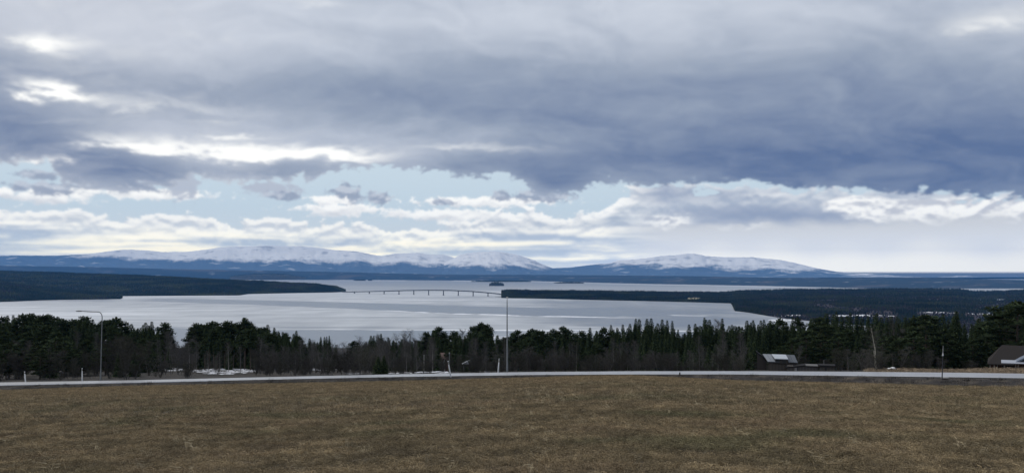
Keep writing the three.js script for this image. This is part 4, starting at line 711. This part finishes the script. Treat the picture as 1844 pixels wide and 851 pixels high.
{ // thin pole in the bank at the right
  const d = dR(1697) - 1.2, s = d / F, [x, , z] = pt(1697.3, 684, d), y = ground(1697, d) - 0.15, h = hAt(622, d) - y, g = thing('marker_pole', 'tall thin dark pole with a white tip standing on the near road bank', 'marker pole', [x, y, z]); g.rotation.z = -0.032;
  mesh('pole', new THREE.CylinderGeometry(0.04, 0.055, h * 0.74, 8).translate(0, h * 0.37, 0), std([0.045, 0.045, 0.05], 0.7), g);
  mesh('cap', new THREE.CylinderGeometry(0.05, 0.085, 0.24, 8).translate(0, h * 0.75, 0), std([0.6, 0.6, 0.6], 0.5), g);
  mesh('rod', new THREE.CylinderGeometry(0.012, 0.024, h * 0.26, 6).translate(0, h * 0.87, 0), std([0.6, 0.6, 0.6], 0.5), g);
  const [sx, , sz] = pt(1703, 684, d + 0.3), st = thing('flat_stone', 'pale flat stone slab in the bank beside the thin pole', 'stone', [sx, ground(1703, d + 0.3) + 0.05, sz], 0.2);
  mesh('slab', new THREE.IcosahedronGeometry(0.5, 2).scale(0.95, 0.16, 0.5), std([0.25, 0.24, 0.22], 0.9), st);
  const [bx, , bz] = pt(1224.5, 676, dR(1224) - 0.4), bp = thing('stub_post', 'short dark stub post at the near edge of the road', 'post', [bx, ground(1224, dR(1224) - 0.4) - 0.05, bz]);
  mesh('post', new THREE.CylinderGeometry(0.07, 0.09, 0.4, 8).translate(0, 0.15, 0), std([0.05, 0.04, 0.035], 0.9), bp);
}
{ // small roofed stand, fence posts and the wire
  const d = 106, s = d / F, [x, , z] = pt(835, 671, d), y = ground(835, d) - 0.1, h = hAt(652.5, d) - y, g = thing('roofed_stand', 'small weathered roofed stand on a thin post behind the road', 'stand', [x, y, z]), wood = std([0.26, 0.26, 0.25], 0.85);
  mesh('post', new THREE.CylinderGeometry(0.04, 0.05, h, 8).translate(0, h / 2, 0), wood, g);
  const slope = (x0, y0, x1, y1) => { const L = Math.hypot(x1 - x0, y1 - y0) * s, b = new THREE.BoxGeometry(L, 0.05, 0.7); b.rotateZ(Math.atan2(y1 - y0, x1 - x0)); return b.translate((x0 + x1) / 2 * s, h + (y0 + y1) / 2 * s, 0); };
  mesh('roof', mergeGeometries([slope(-3, -2.4, 6.2, 2.6), slope(6.2, 2.6, 8, -2.6)]), std([0.34, 0.35, 0.36], 0.7), g);
  mesh('box', box(6 * s, 3 * s, 0.4, 3.6 * s, -0.6 * s + h - 0.05, 0), wood, g);
  mesh('perch', box(3 * s, 0.05, 0.2, 9.2 * s, h + 3.6 * s, 0), wood, g);
  const postAt = (px, py, dd, r, label, mat, cap) => { const [a, , c] = pt(px, 660, dd), b = ground(px, dd) - 0.1, hh = hAt(py, dd) - b, t = thing('wire_post', label, 'post', [a, b, c]); mesh('post', new THREE.CylinderGeometry(r * 0.85, r, hh, 8).translate(0, hh / 2, 0), mat, t); mesh('cap', new THREE.CylinderGeometry(cap ? 0.10 : r * 0.5, r * 0.9, cap ? 0.2 : 0.05, 8).translate(0, hh + 0.02, 0), std([0.4, 0.41, 0.4], 0.6), t); return [a, b + hh, c]; };
  const p0 = postAt(763.3, 639.5, 118, 0.075, 'thin grey wooden post left of the red cottage', std([0.24, 0.225, 0.21], 0.9)), p1 = postAt(809.2, 636, 112, 0.06, 'thin green-grey post with light cap behind the leaning delineator', std([0.14, 0.16, 0.15], 0.7), true);
  const p2 = postAt(899, 645, 108, 0.05, 'thin grey post behind the edge post by the lamp mast', std([0.2, 0.2, 0.19], 0.9));
  const wire = (a, b) => tube([a, [(a[0] + b[0]) / 2, (a[1] + b[1]) / 2 - 0.12, (a[2] + b[2]) / 2], b], 0.007, 20, 5);
  tag(mesh('overhead_wire', wire(p0, p1), std([0.1, 0.1, 0.1], 0.6)), 'thin wire strung from the grey wooden post to the capped post', 'wire');
  tag(mesh('overhead_wire', wire(p1, p2), std([0.1, 0.1, 0.1], 0.6)), 'thin wire strung from the capped post to the post by the lamp mast', 'wire');
}
function planks(parent, name, w, h, z, n, mat, x0 = 0, y0 = 0) { const m = Array.isArray(mat) ? mat : [mat]; for (let i = 0; i < n; i++) mesh(name, PLANK(w / n - 0.012, h), m[(i * 7 + (i >> 1)) % m.length], parent).position.set(x0 - w / 2 + (i + 0.5) * w / n, y0 + h / 2, z + (i % 3) * 0.006); }
const plankGeo = new Map(); function PLANK(w, h) { const k = w.toFixed(3) + h.toFixed(3); if (!plankGeo.has(k)) plankGeo.set(k, new THREE.BoxGeometry(w, h, 0.04)); return plankGeo.get(k); }
const oldWood = [std([0.085, 0.072, 0.06], 0.95), std([0.10, 0.085, 0.072], 0.95), std([0.07, 0.06, 0.052], 0.95)], darkRoof = matte([0.035, 0.034, 0.035]), metalRoof = std([0.22, 0.235, 0.255], 0.65), metalRoof2 = std([0.09, 0.10, 0.115], 0.65);
{ // barn
  const d = 118, turn = -Math.atan((1405 - CX) / F), s = d / F * Math.cos(turn), [x, , z] = pt(1405, 668, d), y = hAt(669.5, d), g = thing('barn', 'dark barn with patchy pale metal roof and a raised dormer', 'barn', [x, y, z], turn);
  const P = (px, py, zz = 0) => [(px - 1405) * s, hAt(py, d) - y, zz];
  const eave = P(0, 650.8)[1], ridge = P(0, 639.9)[1], L0 = P(1383, 0)[0], L1 = P(1437, 0)[0], R0 = P(1373, 0)[0], R1 = P(1431.5, 0)[0];
  mesh('wall', box(L1 - L0 - 0.3, eave, 3.2, (L0 + L1) / 2, eave / 2, -1.7), oldWood[2], g); planks(g, 'plank', L1 - L0 - 0.25, eave, -0.06, 18, oldWood, (L0 + L1) / 2);
  const slab = (a, b, c, e, mat, name, th = 0.08) => { // four corners, near ones first
    const G = new THREE.BufferGeometry(), V = [...[a, b, c, e], ...[a, b, c, e].map((p) => [p[0], p[1] - th, p[2]])]; G.setAttribute('position', new THREE.Float32BufferAttribute(V.flat(), 3)); G.setIndex([0, 1, 2, 0, 2, 3, 6, 5, 4, 7, 6, 4, 0, 4, 5, 0, 5, 1, 1, 5, 6, 1, 6, 2, 2, 6, 7, 2, 7, 3, 3, 7, 4, 3, 4, 0]); const N = G.toNonIndexed(); N.computeVertexNormals(); N.setAttribute('uv', new THREE.Float32BufferAttribute(new Float32Array(72), 2)); return mesh(name, N, mat, g); };
  const zr = -1.75, mid = (t, u) => [lerp(lerp(L0, L1, t), lerp(R0, R1, t), u), lerp(eave, ridge, u), lerp(0.25, zr, u)];
  const cuts = [0, 0.13, 0.26, 0.40, 0.70, 0.85, 1];
  for (let i = 0; i < 6; i++) if (i !== 3 && i !== 2) slab(mid(cuts[i] + 0.004, 0), mid(cuts[i + 1] - 0.004, 0), mid(cuts[i + 1] - 0.004, 1), mid(cuts[i] + 0.004, 1), i < 2 ? metalRoof : i > 3 ? metalRoof2 : metalRoof, 'roof_sheet');
  slab(mid(0.26, 0.0), mid(0.40, 0.0), mid(0.40, 1), mid(0.26, 1), metalRoof2, 'roof_sheet'); slab(mid(0.40, 0.86), mid(0.70, 0.86), mid(0.70, 1), mid(0.40, 1), metalRoof, 'roof_sheet');
  slab([R1, ridge - 0.01, zr - 0.01], [R0, ridge - 0.01, zr - 0.01], [L0, eave, zr * 2 - 0.25], [L1, eave, zr * 2 - 0.25], darkRoof, 'roof');
  // dormer
  const D0 = P(1394, 0)[0], D1 = P(1420, 0)[0], dy = P(0, 645)[1], dt = P(0, 640.4)[1];
  const dor = mesh('dormer', box(D1 - D0 - 0.3, dy - eave + 0.25, 1.3, (D0 + D1) / 2 + 0.05, (dy + eave) / 2 - 0.1, -0.45), oldWood[2], g);
  const sl = slab([D0 + 0.2, dy, 0.42], [D1, dy, 0.42], [D1 - 0.35, dt + 0.06, zr + 0.05], [D0 - 0.35, dt + 0.06, zr + 0.05], std([0.42, 0.45, 0.48], 0.6), 'dormer_roof', 0.1); g.remove(sl); dor.add(sl);
  for (const k of [0.28, 0.72]) mesh('opening', box(0.5, 0.42, 0.05, lerp(D0, D1, k), dy - 0.42, 0.215), black, dor);
  // the dark verge board that runs up past the ridge, from the older roof behind
  const o = thing('old_barn', 'dark older gable end sticking out behind the left end of the patchy barn', 'barn', [x, y, z], turn), bw = P(1361, 635.2), be = P(1384, 651), dx = be[0] - bw[0], dyy = bw[1] - be[1];
  const sh = new THREE.Shape(); sh.moveTo(bw[0], bw[1]); sh.lineTo(be[0], be[1]); sh.lineTo(be[0] - 0.1, be[1] - 0.18); sh.lineTo(bw[0] - 0.02, bw[1] - 0.2); sh.closePath();
  mesh('roof', new THREE.ExtrudeGeometry(sh, { depth: 1.1, bevelEnabled: false }).translate(0, 0, -2.6), darkRoof, o);
  const gs = new THREE.Shape(); gs.moveTo(bw[0] + 0.15, 0); gs.lineTo(bw[0] + 0.15, bw[1] - 0.32); gs.lineTo(be[0] - 0.3, be[1] - 0.1); gs.lineTo(be[0] - 0.3, 0); gs.closePath();
  mesh('wall', new THREE.ExtrudeGeometry(gs, { depth: 0.8, bevelEnabled: false }).translate(0, 0, -2.45), std([0.055, 0.047, 0.04], 0.95), o);
  // long low annexe and the plank shed
  const a = thing('annexe', 'long low weathered annexe wall with sloping roof right of the barn', 'shed', [x, y, z + 0.5], turn), A0 = P(1416, 0)[0], A1 = P(1470, 0)[0], ah = P(0, 656)[1];
  mesh('wall', box(A1 - A0, ah, 2, (A0 + A1) / 2, ah / 2, 0), oldWood[1], a); planks(a, 'plank', A1 - A0, ah, 1.03, 20, [std([0.12, 0.11, 0.10], 0.95), std([0.10, 0.09, 0.082], 0.95), std([0.14, 0.13, 0.118], 0.95)], (A0 + A1) / 2);
  const rf = new THREE.BoxGeometry(P(1446, 0)[0] - A0 + 0.4, 0.09, 2.5).rotateZ(0.13).translate((A0 + P(1446, 0)[0]) / 2, ah + 0.0, 0); mesh('roof', rf, darkRoof, a); mesh('roof', new THREE.BoxGeometry(A1 - P(1446, 0)[0], 0.09, 2.5).translate((A1 + P(1446, 0)[0]) / 2, ah + 0.13, 0), std([0.12, 0.115, 0.11], 0.9), a);
  mesh('door', box(0.34, ah * 0.8, 0.06, P(1431, 0)[0], ah * 0.4, 1.07), std([0.30, 0.28, 0.26], 0.9), a); mesh('door_post', box(0.12, ah * 0.9, 0.06, P(1433.8, 0)[0], ah * 0.45, 1.07), black, a);
  const e = thing('plank_shed', 'small square plank shed with flat dark roof and narrow dark door', 'shed', [x, y, z + 0.9], turn), S0 = P(1471, 0)[0], S1 = P(1496.5, 0)[0], shh = P(0, 653.6)[1];
  mesh('wall', box(S1 - S0 - 0.1, shh, 1.8, (S0 + S1) / 2, shh / 2, -0.1), oldWood[1], e); planks(e, 'plank', S1 - S0, shh, 0.83, 9, [std([0.13, 0.112, 0.09], 0.95), std([0.11, 0.095, 0.078], 0.95), std([0.15, 0.13, 0.105], 0.95)], (S0 + S1) / 2);
  mesh('roof', box(S1 - S0 + 0.3, 0.13, 2.3, (S0 + S1) / 2, shh + 0.07, 0), darkRoof, e); mesh('door', box(0.26, shh * 0.86, 0.05, P(1481.4, 0)[0], shh * 0.43, 0.90), black, e); mesh('chimney', new THREE.CylinderGeometry(0.04, 0.04, 0.7, 8).translate(P(1479, 0)[0], shh + 0.4, -0.5), std([0.2, 0.2, 0.2], 0.6), e);
}
{ // low vehicle with white panels
  const d = 103, s = d / F, [x, , z] = pt(1608, 668, d), y = ground(1608, d) - 0.05, g = thing('garden_machine', 'small dark low vehicle with white panels parked beyond the road', 'vehicle', [x, y, z], 0.2), h = hAt(662.5, d) - y;
  const sh = new THREE.Shape(); sh.moveTo(-0.62, h * 0.25); sh.lineTo(-0.62, h * 0.62); sh.lineTo(-0.2, h * 0.66); sh.lineTo(0, h * 0.55); sh.lineTo(0.3, h * 0.6); sh.lineTo(0.66, h * 0.52); sh.lineTo(0.66, h * 0.25); sh.closePath();
  mesh('body', new THREE.ExtrudeGeometry(sh, { depth: 0.6, bevelEnabled: true, bevelSize: 0.04, bevelThickness: 0.04, bevelSegments: 2 }).translate(0, 0, -0.3), black, g);
  for (const [a, w, hh, px2] of [[0, 0.34, 0.20, -0.42], [1, 0.42, 0.30, 0.06]]) mesh('fender', new THREE.SphereGeometry(1, 16, 8, 0, 6.283, 0, 1.57).scale(w, hh, 0.36).translate(px2, h * 0.62, 0), paintW, g);
  for (const [a, b] of [[-0.45, 0.33], [0.45, 0.33], [-0.45, -0.33], [0.45, -0.33]]) { const w = mesh('wheel', new THREE.TorusGeometry(0.15, 0.08, 8, 16).translate(a, 0.23, b), black, g); mesh('hub', new THREE.CylinderGeometry(0.09, 0.09, 0.1, 12).rotateX(Math.PI / 2).translate(a, 0.23, b), galv, w); }
  const st = mesh('steering_bar', tube([[0.3, h * 0.6, -0.2], [0.24, h * 0.95, -0.15], [0.24, h * 0.95, 0.15], [0.3, h * 0.6, 0.2]], 0.02, 16, 6), black, g);
}
{ // brown house at the right edge
  const d = 121, turn = -Math.atan((1800 - CX) / F), s = d / F * Math.cos(turn), [x, , z] = pt(1800, 668, d), y = hAt(668.5, d), g = thing('brown_house', 'low brown house with large grey hipped roof at the edge of the wood', 'house', [x, y, z], turn);
  const P = (px, py) => [(px - 1800) * s, hAt(py, d) - y], [X0, eave] = P(1779, 655), [R0, ridge] = P(1806, 624.2), W = 15, D = 8.5, brown = [std([0.10, 0.05, 0.036], 0.95), std([0.12, 0.06, 0.042], 0.95), std([0.085, 0.044, 0.033], 0.95)];
  const x1 = X0 + W, r1 = x1 - (R0 - X0), V = { a: [X0, eave, 0.5], b: [x1, eave, 0.5], c: [x1, eave, -D], e: [X0, eave, -D], f: [R0, ridge, -D / 2], h: [r1, ridge, -D / 2] };
  const tri = (...k) => { const G = new THREE.BufferGeometry(); G.setAttribute('position', new THREE.Float32BufferAttribute(k.flatMap((q) => V[q]), 3)); G.computeVertexNormals(); return G; };
  mesh('roof', tri('a', 'b', 'h', 'a', 'h', 'f', 'b', 'c', 'h', 'c', 'e', 'f', 'c', 'f', 'h', 'e', 'a', 'f'), matte([0.038, 0.034, 0.032], { side: THREE.DoubleSide, bumpMap, bumpScale: 0.03 }), g);
  mesh('soffit', box(W, 0.1, D + 0.5, X0 + W / 2, eave - 0.08, -D / 2 + 0.25), std([0.05, 0.045, 0.04], 0.9), g);
  mesh('wall', box(W - 1.2, eave - 0.15, D - 1, X0 + W / 2 + 0.1, (eave - 0.15) / 2, -D / 2), std([0.03, 0.026, 0.024], 0.9), g);
  planks(g, 'plank', P(1806, 0)[0] - P(1784, 0)[0], eave - 0.15, -0.46, 8, brown, P(1795, 0)[0]);
  for (const [px, w] of [[1784, 0.10], [1791.5, 0.14], [1797, 0.08], [1809.8, 0.20]]) mesh('porch_post', box(w, eave - 0.12, w, P(px, 0)[0], (eave - 0.12) / 2, 0.2), std([0.42, 0.37, 0.30], 0.85), g);
  // wing with its own pale porch roof
  const wing = thing('house_wing', 'projecting entrance wing with blue-grey roof and pale porch roof in front of the brown house', 'house', [x + Math.sin(turn) * 2.2, y, z + Math.cos(turn) * 2.2], turn), Q = (px, py) => [(px - 1800) * s, hAt(py, d - 2) - y];
  const [w0, we] = Q(1826, 651), [wr, wt] = Q(1858, 634), L = (wr - w0) * 2;
  const ws = new THREE.Shape(); ws.moveTo(w0, we); ws.lineTo(wr, wt); ws.lineTo(w0 + L, we); ws.lineTo(w0 + L - 0.3, we - 0.1); ws.lineTo(wr, wt - 0.16); ws.lineTo(w0 + 0.3, we - 0.1); ws.closePath();
  mesh('roof', new THREE.ExtrudeGeometry(ws, { depth: 4, bevelEnabled: false }).translate(0, 0, -3.6), std([0.15, 0.18, 0.23], 0.5), wing);
  mesh('wall', box(L - 0.9, we - 0.05, 3, wr, (we - 0.05) / 2, -1.7), std([0.10, 0.05, 0.036], 0.95), wing); planks(wing, 'plank', L - 0.9, we - 0.1, -0.16, 20, brown, wr);
  for (const px of [1829.5, 1834]) mesh('corner_board', box(0.16, we - 0.1, 0.06, Q(px, 0)[0], (we - 0.1) / 2, -0.08), std([0.46, 0.40, 0.33], 0.8), wing);
  const [p0, py0] = Q(1804, 650.8), [p1, py1] = Q(1850, 648.6); const G = new THREE.BoxGeometry(p1 - p0, 0.09, 2.2).rotateX(0.12).rotateZ(Math.atan2(py1 - py0, p1 - p0) * 0.4).translate((p0 + p1) / 2, (py0 + py1) / 2 - 0.02, 0.2);
  mesh('porch_roof', G, std([0.34, 0.36, 0.40], 0.6), wing);
}
{ // red cottage and the cabin roof deep in the trees
  const d = 172, s = d / F, [x, , z] = pt(795, 660, d), y = ground(795, d) - 0.2, g = thing('red_cottage', 'dark red cottage with white corner board half hidden behind the trees', 'house', [x, y, z], -0.12), top = hAt(644.5, d) - y, W = 19 * s, red = [std([0.14, 0.04, 0.03], 0.95), std([0.12, 0.035, 0.027], 0.95)];
  mesh('wall', box(W, top, 4, 0, top / 2, -2.02), red[0], g); planks(g, 'plank', W, top, 0.02, 10, red);
  const sh = new THREE.Shape(); sh.moveTo(0.5, top - 0.1); sh.lineTo(-2, top + 1.0); sh.lineTo(-4.5, top - 0.1); sh.closePath();
  mesh('roof', new THREE.ExtrudeGeometry(sh, { depth: W + 0.6, bevelEnabled: false }).rotateY(-Math.PI / 2).translate(W / 2 + 0.3, 0, 0), std([0.10, 0.06, 0.05], 0.9), g);
  mesh('corner_board', box(0.2, top - 0.1, 0.06, 5.4 * s, top / 2, 0.08), paintW, g);
  for (const k of [-0.25, 0.02]) { const w = mesh('window', box(1.0, 0.9, 0.06, W * k, top * 0.62, 0.06), paintW, g); mesh('pane', box(0.8, 0.7, 0.02, W * k, top * 0.62, 0.10), std([0.03, 0.035, 0.04], 0.15), w); }
  const dd = 250, q = dd / F, [cx, , cz] = pt(300, 640, dd), cy = ground(300, dd) - 0.3, c = thing('cabin', 'small grey cabin with snowy roof edge behind the lone layered pine', 'cabin', [cx, cy, cz]), ch = hAt(641, dd) - cy, cw = 22 * q;
  mesh('wall', box(cw - 0.8, ch, 4, 0, ch / 2, -2), std([0.10, 0.09, 0.08], 0.95), c); const rs = new THREE.Shape(); rs.moveTo(-cw / 2, ch + 1.4); rs.lineTo(cw / 2, ch - 0.1); rs.lineTo(cw / 2, ch - 0.3); rs.lineTo(-cw / 2, ch + 1.2); rs.closePath();
  mesh('roof', new THREE.ExtrudeGeometry(rs, { depth: 5, bevelEnabled: false }).translate(0, 0.05, -4.5), std(SNOW, 0.9), c); mesh('door', box(0.9, ch * 0.7, 0.06, 0.5, ch * 0.35, 0.03), std([0.07, 0.06, 0.05], 0.9), c);
}
// old snow left on the slope behind the road
const onSlope = (px, d) => ground(px, d);
for (const [a, b, d0, d1, label] of [[344, 462, 128, 178, 'large patch of old snow under the second wood behind the road'], [258, 280, 150, 178, 'small patch of old snow left of the large one, under the lone pine'], [286, 332, 152, 176, 'thin broken old snow between the small and the large patch'], [556, 578, 160, 178, 'small grey snow patch in the brush left of the slim twin spruces'], [598, 616, 165, 200, 'pale snow patch in the lake gap right of the slim twin spruces'], [622, 658, 110, 122, 'thin strip of snow at the road edge below the leafless copse'], [664, 676, 110, 118, 'little snow lump left of the two small bushy spruces'], [697, 742, 112, 128, 'strip of snow right of the two small bushy spruces'], [742, 808, 114, 130, 'long strip of snow behind the road below the red cottage'], [862, 884, 104, 112, 'little snow strip at the road edge left of the tall lamp mast']])
  groundPatch('snow_patch', label, 'snow patch', onSlope, a, b, d0, d1, [0.52, 0.53, 0.56], a * 0.37, 0.12, 2.0).userData.group = 'patches of old snow behind the road';

renderer.render(scene, camera);
